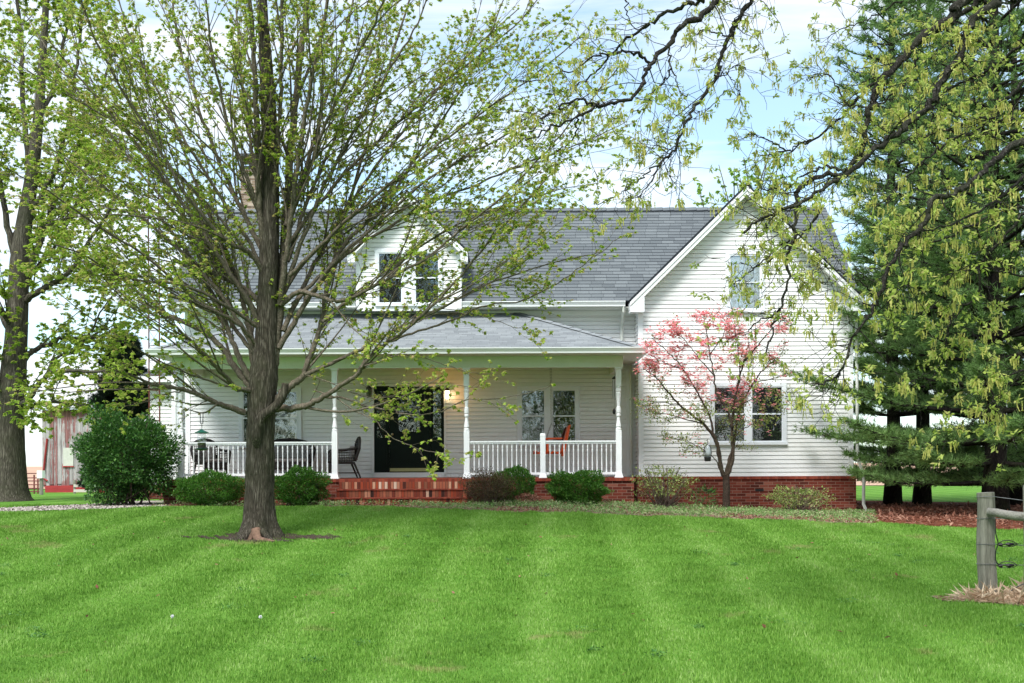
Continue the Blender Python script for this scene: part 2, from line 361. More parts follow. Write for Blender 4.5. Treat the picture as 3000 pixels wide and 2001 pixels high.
def grassmat(name,blade):
    m,t,o=newmat(name); g=G(t); pos=g.n('ShaderNodeNewGeometry').outputs['Position']
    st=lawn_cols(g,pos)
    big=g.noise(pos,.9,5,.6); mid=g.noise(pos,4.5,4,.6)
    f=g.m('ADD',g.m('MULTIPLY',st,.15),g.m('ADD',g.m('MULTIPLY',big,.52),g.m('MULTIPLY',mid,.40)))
    if blade:
        rnd=g.n('ShaderNodeNewGeometry').outputs['Random Per Island']; f=g.m('ADD',g.m('MULTIPLY',f,.62),g.m('MULTIPLY',rnd,.42))
    if blade: c=g.ramp(f,[(.20,(.060,.16,.018)),(.42,(.145,.305,.036)),(.66,(.235,.415,.075)),(.92,(.46,.58,.24))])
    else: c=g.ramp(f,[(.28,(.06,.14,.02)),(.5,(.11,.25,.035)),(.8,(.19,.34,.07))])
    dry=g.ramp(g.m('ADD',g.m('MULTIPLY',g.noise(pos,.8,3),.75),g.m('MULTIPLY',mid,.25)),[(.605,(0,0,0)),(.66,(1,1,1))])
    c=g.mix(g.m('MULTIPLY',dry,.55),c,(.30,.27,.12))
    b=g.n('ShaderNodeBsdfPrincipled',{'Base Color':c,'Roughness':.6 if blade else .95,'Specular IOR Level':.2 if blade else .05})
    if blade:
        tr=g.n('ShaderNodeBsdfTranslucent',{0:c}); mx=g.n('ShaderNodeMixShader',{0:.35,1:b.outputs[0],2:tr.outputs[0]}); t.links.new(mx.outputs[0],o.inputs[0])
    else:
        bp=g.n('ShaderNodeBump',{'Strength':.8,'Distance':.04,'Height':g.noise(pos,40,4,.7)}); t.links.new(bp.outputs[0],b.inputs['Normal'])
        t.links.new(b.outputs[0],o.inputs[0])
    return m
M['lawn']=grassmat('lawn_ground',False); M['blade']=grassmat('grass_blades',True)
def fieldmat():
    m,t,o=newmat('stubble_field'); g=G(t); pos=g.n('ShaderNodeNewGeometry').outputs['Position']
    mp=g.n('ShaderNodeMapping',{0:pos,3:(.02,.15,1)}).outputs[0]
    c=g.ramp(g.noise(mp,1.5,6,.6),[(.3,(.33,.20,.14)),(.5,(.45,.30,.22)),(.7,(.55,.40,.30))])
    b=g.n('ShaderNodeBsdfDiffuse',{0:c}); t.links.new(b.outputs[0],o.inputs[0]); return m
M['field']=fieldmat()
def gridmesh(name,xs,ys,zf,mat,keep=None,kind='structure'):
    X,Y=np.meshgrid(xs,ys); Z=zf(X,Y); V=np.stack([X,Y,Z],-1).reshape(-1,3); nx=len(xs)
    i,j=np.meshgrid(np.arange(len(xs)-1),np.arange(len(ys)-1)); a=(j*nx+i).ravel()
    Fc=np.stack([a,a+1,a+1+nx,a+nx],-1)
    if keep is not None:
        c=V[Fc].mean(1); Fc=Fc[keep(c[:,0],c[:,1])]
        us,inv=np.unique(Fc,return_inverse=True); V=V[us]; Fc=inv.reshape(Fc.shape)
    o=bulk(name,V,Fc,mat,smooth=True); o['kind']=kind; return o
xs=np.concatenate([[-4000,-1500,-500,-200,-90,-50],np.arange(-34,34.1,.5),[50,90,200,500,1500,4000]])
ys=np.concatenate([[-60,-30,-15,-6],np.arange(0,40,.5),np.arange(40,70,3),[90,140,260,600,1500,5000]])
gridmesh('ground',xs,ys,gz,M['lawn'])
gridmesh('field',np.array([-4000,-1500,-500,-200,-60,-20,20,60,200,500,1500,4000.]),np.array([60,75,100,180,400,900,2000,5000.]),lambda x,y:gz(x,y)+.03+0*x,M['field'])
def inpoly(x,y,poly):
    x=np.asarray(x); y=np.asarray(y); r=np.zeros(x.shape,bool); n=len(poly)
    for i in range(n):
        x0,y0=poly[i]; x1,y1=poly[(i+1)%n]
        if y0==y1: continue
        c=((y0>y)!=(y1>y))&(x<(x1-x0)*(y-y0)/(y1-y0)+x0); r^=c
    return r
wobx=lambda x,y:.12*np.sin(x*3.1+1)+.08*np.sin(x*7.3+y)+.05*np.sin(x*13)
BED=[(-7.7,22.75),(-4.2,22.75),(-3.9,22.5),(-2.6,22.35),(-1.3,21.6),(-.4,20.9),(.8,20.5),(2.5,20.4),(4.5,20.4),(6.2,20.4),(7.0,20.5),(7.6,22.3),(8.3,24.6),(8.3,25.6),(-7.7,25.6)]
MUL=[(7.0,20.5),(7.6,20.15),(8.6,19.5),(9.4,18.5),(10.5,17.9),(13,17.3),(20,17),(20,33),(8.5,33),(8.3,25.6),(8.3,24.6),(7.6,22.3)]
PATH=[(-7.4,22.7),(-7.7,26.5),(-9.3,26.5),(-9.6,24.2),(-10.6,22.6),(-11.4,20.9),(-10.2,21.2),(-8.6,21.9)]
DIRT=lambda x,y:(((x+3.95)/1.05)**2+((y-16.95)/.55)**2+.3*np.sin(x*5)+.25*np.sin(y*9+x*3)+.22*np.sin(x*23+y*17)+.2*np.sin(x*37-y*29))<.85
def sheet(name,keep,bb,mat,off,res=.12): return gridmesh(name,np.arange(bb[0],bb[1],res),np.arange(bb[2],bb[3],res),lambda x,y:gz(x,y)+off,mat,keep)
def soilmat(name,stops,sc=26):
    m,t,o=newmat(name); g=G(t); pos=g.n('ShaderNodeNewGeometry').outputs['Position']
    v=g.n('ShaderNodeTexVoronoi',{'Vector':pos,'Scale':float(sc)}); f=g.m('ADD',g.m('MULTIPLY',g.n('ShaderNodeSeparateColor',{0:v.outputs['Color']}).outputs[0],.6),g.m('MULTIPLY',g.noise(pos,2.5,5,.6),.45))
    c=g.ramp(f,stops); b=g.n('ShaderNodeBsdfPrincipled',{'Base Color':c,'Roughness':1,'Specular IOR Level':.05})
    bp=g.n('ShaderNodeBump',{'Strength':1,'Distance':.03,'Height':g.m('SUBTRACT',1.0,v.outputs['Distance'])}); t.links.new(bp.outputs[0],b.inputs['Normal'])
    t.links.new(b.outputs[0],o.inputs[0]); return m
M['bed']=soilmat('flower_bed_soil',[(.15,(.06,.03,.02)),(.4,(.17,.10,.06)),(.6,(.30,.22,.15)),(.85,(.40,.33,.26))])
M['mulch']=soilmat('pine_straw',[(.1,(.06,.018,.012)),(.45,(.15,.045,.025)),(.8,(.24,.09,.055))],34)
M['gravel']=soilmat('pale_gravel',[(.15,(.13,.10,.09)),(.45,(.34,.29,.26)),(.8,(.55,.50,.46))],22)
sheet('flower_bed',lambda x,y:inpoly(x,y+wobx(x,y),BED),(-8,9,19.6,25.8),M['bed'],.006)
sheet('mulch_bed',lambda x,y:inpoly(x,y+wobx(x,y),MUL),(7,21,16.5,33.5),M['mulch'],.010)
sheet('gravel_path',lambda x,y:inpoly(x,y+.6*wobx(x,y),PATH),(-12,-7,20,27),M['gravel'],.014)
sheet('tree_dirt',DIRT,(-5.4,-2.6,15.8,18.2),M['dirt'],.012,.06)

# grass blades
def blades(n,seed):
    r=np.random.default_rng(seed); y=7.0+17.5*r.random(n)**.92; x=(r.random(n)*2-1)*(y*.5+1.0)
    wx=wobx(x,y)
    bad=inpoly(x,y+wx+.02,BED)|inpoly(x,y+wx,MUL)|inpoly(x,y,PATH)|(DIRT(x,y)&(r.random(n)<.80))|((x>4.75)&(x<7)&(((x-5.7)/.95)**2+((y-11.75)/.36)**2<1)&(r.random(n)<.85))
    x=x[~bad]; y=y[~bad]; n=len(x); z=gz(x,y)
    a=r.random(n)*2*math.pi; cl_=np.sin(x*7.1+2*np.sin(y*5.3))*np.sin(y*8.7+2*np.sin(x*4.1)); h=(.014+.026*r.random(n)**1.5+.022*np.clip(cl_-.55,0,1)/.45)*(1+.35*np.sin(x*2.3+np.sin(y*1.7)*2)*np.sin(y*2.1+x))*np.where(y>18,1.1,1.0)
    w=.0022+.00034*y
    st=np.sin(x*5.2-.11*np.abs(y-4)**1.2*1.0)
    lean=np.stack([.5*(r.random(n)-.5),.9*(r.random(n)-.5)+.10*st],-1)*h[:,None]*1.5
    b0=np.stack([x-np.cos(a)*w,y-np.sin(a)*w,z-.004],-1); b1=np.stack([x+np.cos(a)*w,y+np.sin(a)*w,z-.004],-1)
    tp=np.stack([x+lean[:,0],y+lean[:,1],z+h],-1)
    V=np.stack([b0,b1,tp],1).reshape(-1,3); return V,np.arange(3*n).reshape(-1,3)
V,Fc=blades(760000,3)
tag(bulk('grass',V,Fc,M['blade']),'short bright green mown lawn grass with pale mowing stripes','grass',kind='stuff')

# ------------------------------------------------------------------ leaf scatter kernels
def rot_frames(d,r):
    d=unit(d); a=r.normal(size=d.shape); u=unit(np.cross(d,a)); return d,u,np.cross(d,u)
def leaves_np(pos,dirs,size,tmpl,faces,r,up=None):
    """tmpl: Kx3 (x side, y along, z normal); orient along dirs with random roll"""
    n=len(pos); d,u,w=rot_frames(dirs,r)
    if up is not None:   # keep the leaf's face roughly up
        w0=np.tile(np.array((0,0,1.)),(n,1))+r.normal(size=(n,3))*up; u=unit(np.cross(d,w0)); w=np.cross(u,d)
    size=np.broadcast_to(np.asarray(size,float),(n,))
    K=len(tmpl); V=pos[:,None,:]+size[:,None,None]*(tmpl[None,:,0,None]*u[:,None,:]+tmpl[None,:,1,None]*d[:,None,:]+tmpl[None,:,2,None]*w[:,None,:])
    Fa=(np.arange(n)[:,None,None]*K+faces[None]).reshape(-1,faces.shape[1]); return V.reshape(-1,3),Fa
MAPLE=np.array([(0,0,0),(.32,.12,-.05),(.62,.42,-.22),(.30,.55,-.06),(0,1.05,-.12),(-.30,.55,-.06),(-.62,.42,-.22),(-.32,.12,-.05),(0,.45,.10)])
MAPF=np.array([(0,1,8),(1,2,8),(2,3,8),(3,4,8),(4,5,8),(5,6,8),(6,7,8),(7,0,8)])
OVAL=np.array([(0,0,0),(.30,.45,-.06),(0,1,-.10),(-.30,.45,-.06),(0,.5,.05)]); OVF=np.array([(0,1,4),(1,2,4),(2,3,4),(3,0,4)])
SLIM=np.array([(0,0,0),(.17,.5,-.04),(0,1,-.15),(-.17,.5,-.04)]); SLF=np.array([(0,1,3),(1,2,3)])
NEED=np.array([(-.022,0,0),(.022,0,0),(0,1,0)]); NEF=np.array([(0,1,2)])
QUAD=np.array([(-.5,-.5,0),(.5,-.5,0),(.5,.5,0),(-.5,.5,0)])

def crom(p,k=6):
    p=np.array(p,float); q=np.vstack([2*p[0]-p[1],p,2*p[-1]-p[-2]]); o=[]
    for i in range(1,len(q)-2):
        for t in np.arange(k)/k:
            a,b,c,d=q[i-1],q[i],q[i+1],q[i+2]
            o.append(.5*((2*b)+(-a+c)*t+(2*a-5*b+4*c-d)*t*t+(-a+3*b-3*c+d)*t**3))
    o.append(q[-2]); return np.array(o)
class Tree:
    def __init__(s,seed): s.tr=Tubes(); s.tw=Tubes(); s.tuft=[]; s.r=np.random.default_rng(seed)
    def limb(s,ptsD,Y0,dY,r0,r1,K=KD,wig=.0,seg=8,add=True,flare=None):
        """traced limb: list of photo pixels; it starts at depth Y0 and swings away by dY"""
        n=len(ptsD); W=[]
        for i,p in enumerate(ptsD):
            t=i/(n-1); W.append(P(p[0]*K,p[1]*K,Y0+dY*t**1.2))
        q=crom(W,5); m=len(q); t=np.linspace(0,1,m); 
        if wig: 
            w=s.r.normal(size=(m,3))*wig; w[0]=0; q=q+w
        rad=(r0+(r1-r0)*t**.8)
        if add: s.tr.add(q,rad,seg)
        return q,rad
    def shoots(s,q,rad,n,Lr,ang,up,seg=5,t0=.15,t1=1.,wig=.03,lv=2,curv=.25,side=None,sub=None,rmul=.45):
        """side shoots leaving a limb; returns list of (path,rad)"""
        out=[]; m=len(q); tan=unit(np.gradient(q,axis=0)); r=s.r
        for _ in range(n):
            t=t0+(t1-t0)*r.random(); f=t*(m-1); i=min(int(f),m-2); p=q[i]+(q[i+1]-q[i])*(f-i); d=tan[i]
            a=unit(np.cross(d,r.normal(size=3))); th=R(ang)*(.6+.8*r.random())
            v=unit(d*math.cos(th)+a*math.sin(th)+np.array(up)*1.0)
            Ln=(Lr[0]+(Lr[1]-Lr[0])*r.random())*(1-.35*t); k=max(4,int(Ln/.16)+2)
            st=Ln/(k-1); pts=[p]; bend=r.normal(size=3)*curv*.12
            for j in range(k-1):
                v=unit(v+bend+r.normal(size=3)*wig*2+np.array(up)*.05); pts.append(pts[-1]+v*st)
            pts=np.array(pts); r0=max(.0028,min(rad[i]*rmul,Ln*.011)); rr=np.linspace(r0,max(.0018,r0*.3),k)
            (s.tr if r0>.012 else s.tw).add(pts,rr,seg if r0>.01 else 3); out.append((pts,rr))
        return out
    def tufts(s,paths,per_m,t0=.25,size=1):
        for q,_ in paths:
            L_=np.linalg.norm(np.diff(q,axis=0),axis=1).sum(); n=max(1,int(L_*per_m+s.r.random())); m=len(q); tan=unit(np.gradient(q,axis=0))
            for t in np.append(t0+(1-t0)*s.r.random(n),1.0):
                f=t*(m-1); i=min(int(f),m-2); s.tuft.append(np.concatenate([q[i]+(q[i+1]-q[i])*(f-i),tan[i],[size]]))
def maple_leaves(T,k0,k1,size,mat,parent,name='crown'):
    A=np.array(T.tuft); r=T.r; cnt=r.integers(k0,k1+1,len(A)); I=np.repeat(np.arange(len(A)),cnt); p=A[I,:3]; n=len(p)
    d=A[I,3:6]*.35+r.normal(size=(n,3))*np.array((1,1,.35))*.7+np.array((0,0,-.45))
    p=p+unit(r.normal(size=(n,3)))*.018+np.array((0,0,.01))
    V,Fa=leaves_np(p,d,size*(.65+.7*r.random(n))*A[I,6],MAPLE,MAPF,r,up=.45); return bulk(name,V,Fa,mat,parent)

# ================================================================== HOUSE
house=thing('house','white sided farmhouse with grey shingle roof, front porch and red brick base','house',(0,26,.6))
YP,YM,YW=24.0,26.1,25.4        # porch posts, main front wall, gabled wing front wall
XL,XR=-7.95,8.09; XWL=3.03
def X(px,Y,py=1200): return P(px,py,Y)[0]
def Z(py,Y,px=1500): return P(px,py,Y)[2]
def siding(mb,O,U,Nn,z0,z1,rngf,ex=.1,pr=.02):
    """lap siding courses, real saw-tooth boards. rngf(z)->(a,b) along U"""
    O=np.array(O,float); U=np.array(U,float); Nn=np.array(Nn,float); z=z0
    while z<z1-1e-4:
        zt=min(z+ex,z1); a0,b0=rngf(z+1e-4); a1,b1=rngf(zt-1e-4)
        if b0-a0>.01:
            if b1<=a1: a1=b1=(a1+b1)/2
            q=lambda a,zz,o:O+U*a+Nn*o+np.array((0,0,zz))
            zg_=zt-min(.009,(zt-z)*.4)
            mb.add([q(a0,z,pr),q(b0,z,pr),q(b1,zg_,.004),q(a1,zg_,.004)],[(0,1,2,3)])
            mb.add([q(a0,z,-.022),q(b0,z,-.022),q(b0,z,pr),q(a0,z,pr)],[(0,1,2,3)])
            mb.add([q(a1,zg_,.004),q(b1,zg_,.004),q(b1,zg_,-.022),q(a1,zg_,-.022)],[(0,1,2,3)])
            if z>5.3: mb.add([q(a1,zg_,-.022),q(b1,zg_,-.022),q(b1,zt,-.022),q(a1,zt,-.022)],[(0,1,2,3)])
        z=zt
Z0=1.29; ZE=5.36
mb=MB(); rect=lambda a,b:(lambda z:(a,b))
siding(mb,(0,YM,0),(1,0,0),(0,-1,0),Z0,ZE,rect(XL,XWL))
siding(mb,(XL,0,0),(0,-1,0),(-1,0,0),Z0,ZE,rect(-31.2,-YM))
siding(mb,(XL,0,0),(0,-1,0),(-1,0,0),ZE,8.2,lambda z:(-31.2+max(0,(z-ZE)),-YM-max(0,(z-ZE))*1.0+.0))
siding(mb,(XWL,0,0),(0,-1,0),(-1,0,0),Z0,ZE,rect(-YM,-YW))
GA=P(2188,560,25.1)[0]; GZ=8.02   # gable apex of the wing
siding(mb,(0,YW,0),(1,0,0),(0,-1,0),Z0,GZ,lambda z:(max(XWL,GA-(GZ-z)/.98),min(XR,GA+(GZ-z)/.98)))
siding(mb,(XR,0,0),(0,1,0),(1,0,0),Z0,ZE,rect(YW,31.2))
siding(mb,(XR,0,0),(0,1,0),(1,0,0),ZE,8.2,lambda z:(YM+(z-ZE),31.2-(z-ZE)))
mb.box(XL+.02,XR-.02,YM+.02,31.2,Z0-.5,ZE)
mb.box(XWL+.02,XR-.02,YW+.02,YM+.1,Z0,ZE)
mb.build('wall',M['siding'],house)
# corner boards
for (x0,x1,y,z1) in ((XL-.02,XL+.10,YM,ZE),(XWL-.02,XWL+.10,YW,5.30),(XR-.10,XR+.02,YW,5.30),(2.80,2.92,YM,3.9)):
    MB().box(x0,x1,y-.03,y+.06,Z0,z1).build('corner_board',M['trim'],house)
# dormer
DXL,DXR,DY=X(1047,25.5),X(1352,25.5),25.5; DC=(DXL+DXR)/2; DZ=7.93
mb=MB(); siding(mb,(0,DY,0),(1,0,0),(0,-1,0),5.30,DZ,lambda z:(max(DXL,DC-(DZ-z)/1.0),min(DXR,DC+(DZ-z)/1.0)))
for sx,xx in ((-1,DXL),(1,DXR)):
    siding(mb,(xx,0,0),(0,sx,0),(sx,0,0),5.4,6.65,rect(min(sx*DY,sx*27.4),max(sx*DY,sx*27.4)))
mb.box(DXL+.02,DXR-.02,DY+.02,27.2,5.3,6.6)
dormer=mb.build('dormer',M['siding'],house)
for x0,x1 in ((DXL-.015,DXL+.1),(DXR-.1,DXR+.015)): MB().box(x0,x1,DY-.03,DY+.04,5.32,6.62).build('corner_board',M['trim'],dormer)
MB().box(DXL+.1,DXR-.1,DY-.035,DY+.02,5.27,5.43).build('sill_board',M['trim'],dormer)
# main roof
YE,ZEV=25.58,5.50; SL=.9966; YR=28.5; ZR=ZEV+SL*(YR-YE); XA,XB=-8.27,8.40
sv=np.array((0,1,SL))/math.hypot(1,SL); n_=(0,-SL,1)
mb=MB(); mb.poly([(XA,YE,ZEV),(XB,YE,ZEV),(XB,YR,ZR),(XA,YR,ZR)],(1,0,0),sv,.06)
mb.poly([(XB,2*YR-YE,ZEV),(XA,2*YR-YE,ZEV),(XA,YR,ZR),(XB,YR,ZR)],(-1,0,0),(0,-sv[1],sv[2]),.06)
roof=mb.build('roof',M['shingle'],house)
mb=MB()
for k in range(int((XB-XA)/.3)):      # ridge caps
    x=XA+k*.3; w=.02*math.sin(k*.35)
    mb.add([(x,YR-.13,ZR-.115+.0*w),(x+.31,YR-.13,ZR-.10),(x+.31,YR,ZR+.03),(x,YR,ZR+.015),(x,YR+.13,ZR-.115),(x+.31,YR+.13,ZR-.10)],[(0,1,2,3),(3,2,5,4)],[[(x,0),(x+.3,0),(x+.3,.09),(x,.09)]]*2)
mb.build('ridge_cap',M['shingle'],roof)
# wing roof
WEX=2.76; s45=1/math.sqrt(2)
def gable_roof(cx,zr,hw,y0,y1,name,k=.98,th=.07):
    nrm=math.hypot(1,k); mb=MB()
    mb.poly([(cx-hw,y1,zr-k*hw),(cx-hw,y0,zr-k*hw),(cx,y0,zr),(cx,y1,zr)],(0,-1,0),(1/nrm,0,k/nrm),th)
    mb.poly([(cx+hw,y0,zr-k*hw),(cx+hw,y1,zr-k*hw),(cx,y1,zr),(cx,y0,zr)],(0,1,0),(-1/nrm,0,k/nrm),th)
    return mb.build(name,M['shingle'],house)
WRZ=8.17; wroof=gable_roof(GA,WRZ,WEX,25.06,28.3,'wing_roof')
DRZ=8.08; DHW=1.42; droof=gable_roof(DC,DRZ,DHW,25.18,28.3,'dormer_roof',1.0)
def rake(cx,zr,hw,y0,k,bw,ywall,parent,ret=.30):
    for s in (-1,1):
        p=lambda x,z,y:(cx+s*x,y,z)
        # face board, its moulding, soffit
        for (dz0,dz1,y,t) in ((-.075,-bw,y0+.015,.03),(-.072,-.072-bw*.33,y0-.008,.022)):
            a=[p(0,zr+dz1,y),p(hw,zr-k*hw+dz1,y),p(hw,zr-k*hw+dz0,y),p(0,zr+dz0,y)]
            b=[(q[0],q[1]+t,q[2]) for q in a]
            f=[(0,1,2,3),(7,6,5,4),(0,4,5,1),(1,5,6,2),(2,6,7,3)]
            MB().add(a+b,f).build('rake_board',M['trim'],parent)
        dz=-bw+.03
        MB().add([p(0,zr+dz,y0+.05),p(hw,zr-k*hw+dz,y0+.05),p(hw,zr-k*hw+dz,ywall),p(0,zr+dz,ywall)],[(0,1,2,3)]).build('rake_soffit',M['soffit'],parent)
        ze=zr-k*hw
        a=[p(hw-.004,ze-.08,y0+.02),p(hw-.004,ze-bw-.03,y0+.02),p(hw-ret,ze-bw-.03,y0+.02),p(hw-ret,ze-bw+k*ret,y0+.02)]
        b=[(q[0],ywall-.003,q[2]) for q in a]
        MB().add(a+b,[(0,1,2,3),(7,6,5,4),(0,1,5,4),(1,2,6,5),(2,3,7,6)]).build('eave_return',M['trim'],parent)
rake(GA,WRZ,WEX,25.05,.98,.27,YW,wroof,.34); rake(DC,DRZ,DHW,25.17,1.0,.25,DY,droof,.18)
# eaves, gutters
def gutter(x0,x1,yf,zt,parent):
    prof=[(0,0),(0,-.02),(.02,-.05),(.045,-.09),(.05,-.125),(.13,-.125),(.13,0)]
    a=[(x0,yf+y,zt+z) for y,z in prof]; b=[(x1,yf+y,zt+z) for y,z in prof]; n=len(prof)
    MB().add(a+b,[(i,i+n,i+1+n,i+1) for i in range(n-1)]+[tuple(range(n)),tuple(range(n,2*n))[::-1],(0,n-1,2*n-1,n)]).build('gutter',M['trim'],parent)
gutter(-8.22,DXL-.03,25.44,5.485,roof); gutter(DXR+.03,2.72,25.44,5.485,roof)
MB().box(XA+.02,XWL,25.58,YM,5.34,5.36).build('soffit',M['soffit'],roof)
MB().box(-7.9,2.9,26.04,26.08,5.22,5.335).build('frieze_board',M['trim'],roof)
# porch roof
ex0,ex1,ez,ey=-7.95,2.90,4.135,23.36; tx0,tx1,tz,ty=-5.22,.16,5.30,26.08
k=(tz-ez)/(ty-ey); nn=math.hypot(1,k)
mb=MB(); mb.poly([(ex0,ey,ez),(ex1,ey,ez),(tx1,ty,tz),(tx0,ty,tz)],(1,0,0),(0,1/nn,k/nn),.05)
k2=(tz-ez)/(ex1-tx1); n2=math.hypot(1,k2)
mb.poly([(ex1,ey,ez),(ex1,ty,ez),(tx1,ty,tz)],(0,1,0),(-1/n2,0,k2/n2),.05)
mb.poly([(ex0,ty,ez),(ex0,ey,ez),(tx0,ty,tz)],(0,-1,0),(1/n2,0,k2/n2),.05)
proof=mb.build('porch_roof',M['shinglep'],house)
mb=MB()
for (a,b) in (((ex1,ey,ez),(tx1,ty,tz)),((ex0,ey,ez),(tx0,ty,tz))):
    a=np.array(a);b=np.array(b)
    for i in range(13):
        p=a+(b-a)*i/13; q=a+(b-a)*(i+1.1)/13; w=np.array((.1,.1,0)) if a[0]>0 else np.array((.1,-.1,0))
        mb.add([p-w+(0,0,-.015),p+(0,0,.025),p+w+(0,0,-.015),q-w+(0,0,-.025),q+(0,0,.012),q+w+(0,0,-.025)],[(0,1,4,3),(1,2,5,4)],[[(0,.03),(.1,.03),(.1,.06),(0,.06)]]*2)
    mb.build('hip_cap',M['shinglep'],proof); mb=MB()
gutter(-7.98,2.93,23.24,4.145,proof)
MB().box(2.9,2.98,23.36,26.05,4.02,4.14).build('side_gutter',M['trim'],proof)
MB().box(-7.95,2.9,23.372,26.05,4.02,4.038).build('soffit',M['soffit'],proof)
# porch beam with vertical cladding panels
BX0,BX1=-7.62,2.50; mb=MB(); mb.box(BX0,BX1,23.955,24.06,3.785,4.02); x=BX0
while x<BX1-.01:
    x1=min(x+.15,BX1); mb.box(x+.004,x1-.004,23.945,23.953,3.80,4.018); x=x1
mb.box(BX0,BX1,23.935,24.065,3.765,3.797)
mb.box(BX0,BX0+.12,24.06,26.08,3.77,4.02); mb.box(BX1-.12,BX1,24.06,26.08,3.77,4.02)
mb.build('porch_beam',M['beam'],house)
MB().box(BX0+.12,BX1-.12,24.06,26.08,3.93,3.96).build('porch_ceiling',M['soffit'],house)
# porch deck, brick base
DF=23.84; DX0,DX1=-7.78,2.72
mb=MB()
mb.box(DX0,DX1,DF,YM+.05,.30,1.215); mb.build('brick_base',M['brick'],house)
MB().box(DX0-.02,DX1+.02,DF-.03,YM,1.217,1.285).build('brick_cap',M['rowlock'],house)
for bb_ in ((DX1+.003,XWL-.052,YM-.04,YM+.2,.3,1.24),(XWL-.05,XR+.07,YW-.06,31.2,.1,1.22),(XL-.05,DX0,YM-.05,31.2,.1,1.22)): MB().box(*bb_).build('brick_base',M['brick'],house)
MB().box(XWL-.06,XR+.085,YW-.085,31.2,1.222,1.287).build('brick_cap',M['rowlock'],house)
# steps
for si,(x0,x1,y0,z0,z1) in enumerate(((-3.86,-1.02,DF-.045,1.045,1.218),(-3.86,-1.0,DF-.34,.86,1.035),(-3.97,-.98,DF-.66,.55,.855))):
    b=MB().box(x0,x1,y0,DF+.02 if z0>1.04 else DF-.05,z0,z1); b.uv=[[(u+si*.41,si+.5) for u,v in q] for q in b.uv]; b=b.build('porch_step',M['soldier'],house)
    if z1<1.2: MB().box(x0-.015,x1+.015,y0-.02,DF-.06,z1+.002,z1+.03).build('tread',M['rowlock'],b)
# posts
def sq(r): return r
def post(x,y):
    mb=MB(); h=2.478; z=Z0
    mb.lathe((x,y,z),[(.095,0),(.095,.02),(.085,.035),(.068,.10),(.0625,.14),(.0625,1.06)],4)
    prof=[(.060,1.055),(.064,1.075),(.064,1.10),(.052,1.115),(.052,1.135),(.061,1.15),(.058,1.17),(.038,1.30),(.034,1.36),(.050,1.385),(.052,1.42),(.04,1.44),(.052,1.46),(.055,1.52),(.05,1.58),(.036,1.60),(.038,1.64),(.05,1.78),(.060,1.90),(.052,1.92),(.062,1.945),(.062,1.985),(.05,2.0),(.058,2.03),(.058,2.07)]
    mb.lathe((x,y,z),prof,20); mb.lathe((x,y,z),[(.0615,2.06),(.0615,2.42),(.082,2.445),(.082,2.475)],4)
    return mb.build('porch_post',M['trim'],house)
PX=[X(530,YP,1240),X(981,YP,1240),X(1367,YP,1240),X(1812,YP,1240)]
for x in PX: post(x,YP)
xm=X(1590,YP,1300)
MB().lathe((xm,YP,Z0),[(.09,0),(.085,.03),(.062,.10),(.058,.14),(.058,.93),(.062,.95),(.05,1.0),(.01,1.005)],4).build('newel_post',M['trim'],house)
def railing(x0,x1,n):
    rb=MB(); rb.box(x0,x1,YP-.045,YP+.045,Z0+.80,Z0+.835); rb.box(x0,x1,YP-.028,YP+.028,Z0+.765,Z0+.798); rb.box(x0,x1,YP-.03,YP+.03,Z0+.07,Z0+.125)
    r=rb.build('porch_railing',M['trim'],house)
    b=MB(); c=(0,YP,0); prof=[(.016,.125),(.016,.22),(.011,.235),(.0165,.27),(.012,.42),(.011,.56),(.0165,.62),(.011,.66),(.016,.675),(.016,.765)]
    b.lathe((x0+(x1-x0)/(n+1),YP,Z0),prof,8); first=b.build('baluster',M['trim'],r)
    for i in range(1,n): copy(first,r,((x1-x0)/(n+1)*i,0,0))
railing(PX[0]+.063,PX[1]-.063,29); railing(PX[2]+.063,xm-.058,14); railing(xm+.058,PX[3]-.063,14)
# windows
def window(units,z0,z1,zm,Y,cas=.085,par=house,blinds=False,sill=True,mull=None):
    xa=units[0][0]-cas; xb=units[-1][1]+cas; yf=Y-.065; zt=z1+cas; zb=z0-cas*.8
    mb=MB(); mb.box(xa,xb,yf,Y,z1,zt); mb.box(xa-.02 if sill else xa,xb+.02 if sill else xb,yf-.02,Y,zb,z0)
    xs_=[xa,units[0][0]]; mb.box(xa,units[0][0],yf,Y,z0+.001,z1-.001); mb.box(units[-1][1],xb,yf,Y,z0+.001,z1-.001)
    for u,v in zip(units[:-1],units[1:]): mb.box(u[1],v[0],yf+.004,Y,z0+.001,z1-.001)
    w=mb.build('window',M['trim_blue'],par)
    for (a,b) in units:
        s=.028
        MB().box(a,b,Y-.027,Y-.022,z0,z1).build('dark_backing',M['room'],w)  # near-black panel just off the wall, paints the shade of an unlit room
        for (q0,q1,yy) in ((zm-.018,z1,Y-.056),(z0,zm+.018,Y-.048)):
            mb=MB(); mb.box(a,b,yy,yy+.014,q0,q0+s); mb.box(a,b,yy,yy+.014,q1-s,q1); mb.box(a,a+s,yy,yy+.014,q0+s,q1-s); mb.box(b-s,b,yy,yy+.014,q0+s,q1-s)
            mb.build('sash',M['trim_blue'],w)
            MB().box(a+s,b-s,yy+.006,yy+.009,q0+s,q1-s).build('pane',M['glass'],w)
        if blinds:
            mb=MB(); z=z0+.02
            while z<z1-.02: mb.add([(a+.02,Y-.0335,z),(b-.02,Y-.0335,z),(b-.02,Y-.0285,z+.022),(a+.02,Y-.0285,z+.022)],[(0,1,2,3)]); z+=.03
            mb.build('blind',M['blind'],w)
    return w
def wx(a,b,Y): return (X(a,Y),X(b,Y))
window([wx(1526,1597,YM),wx(1617,1687,YM)],Z(1299,YM,1600),Z(1142,YM,1600),Z(1219,YM,1600),YM,cas=.09)
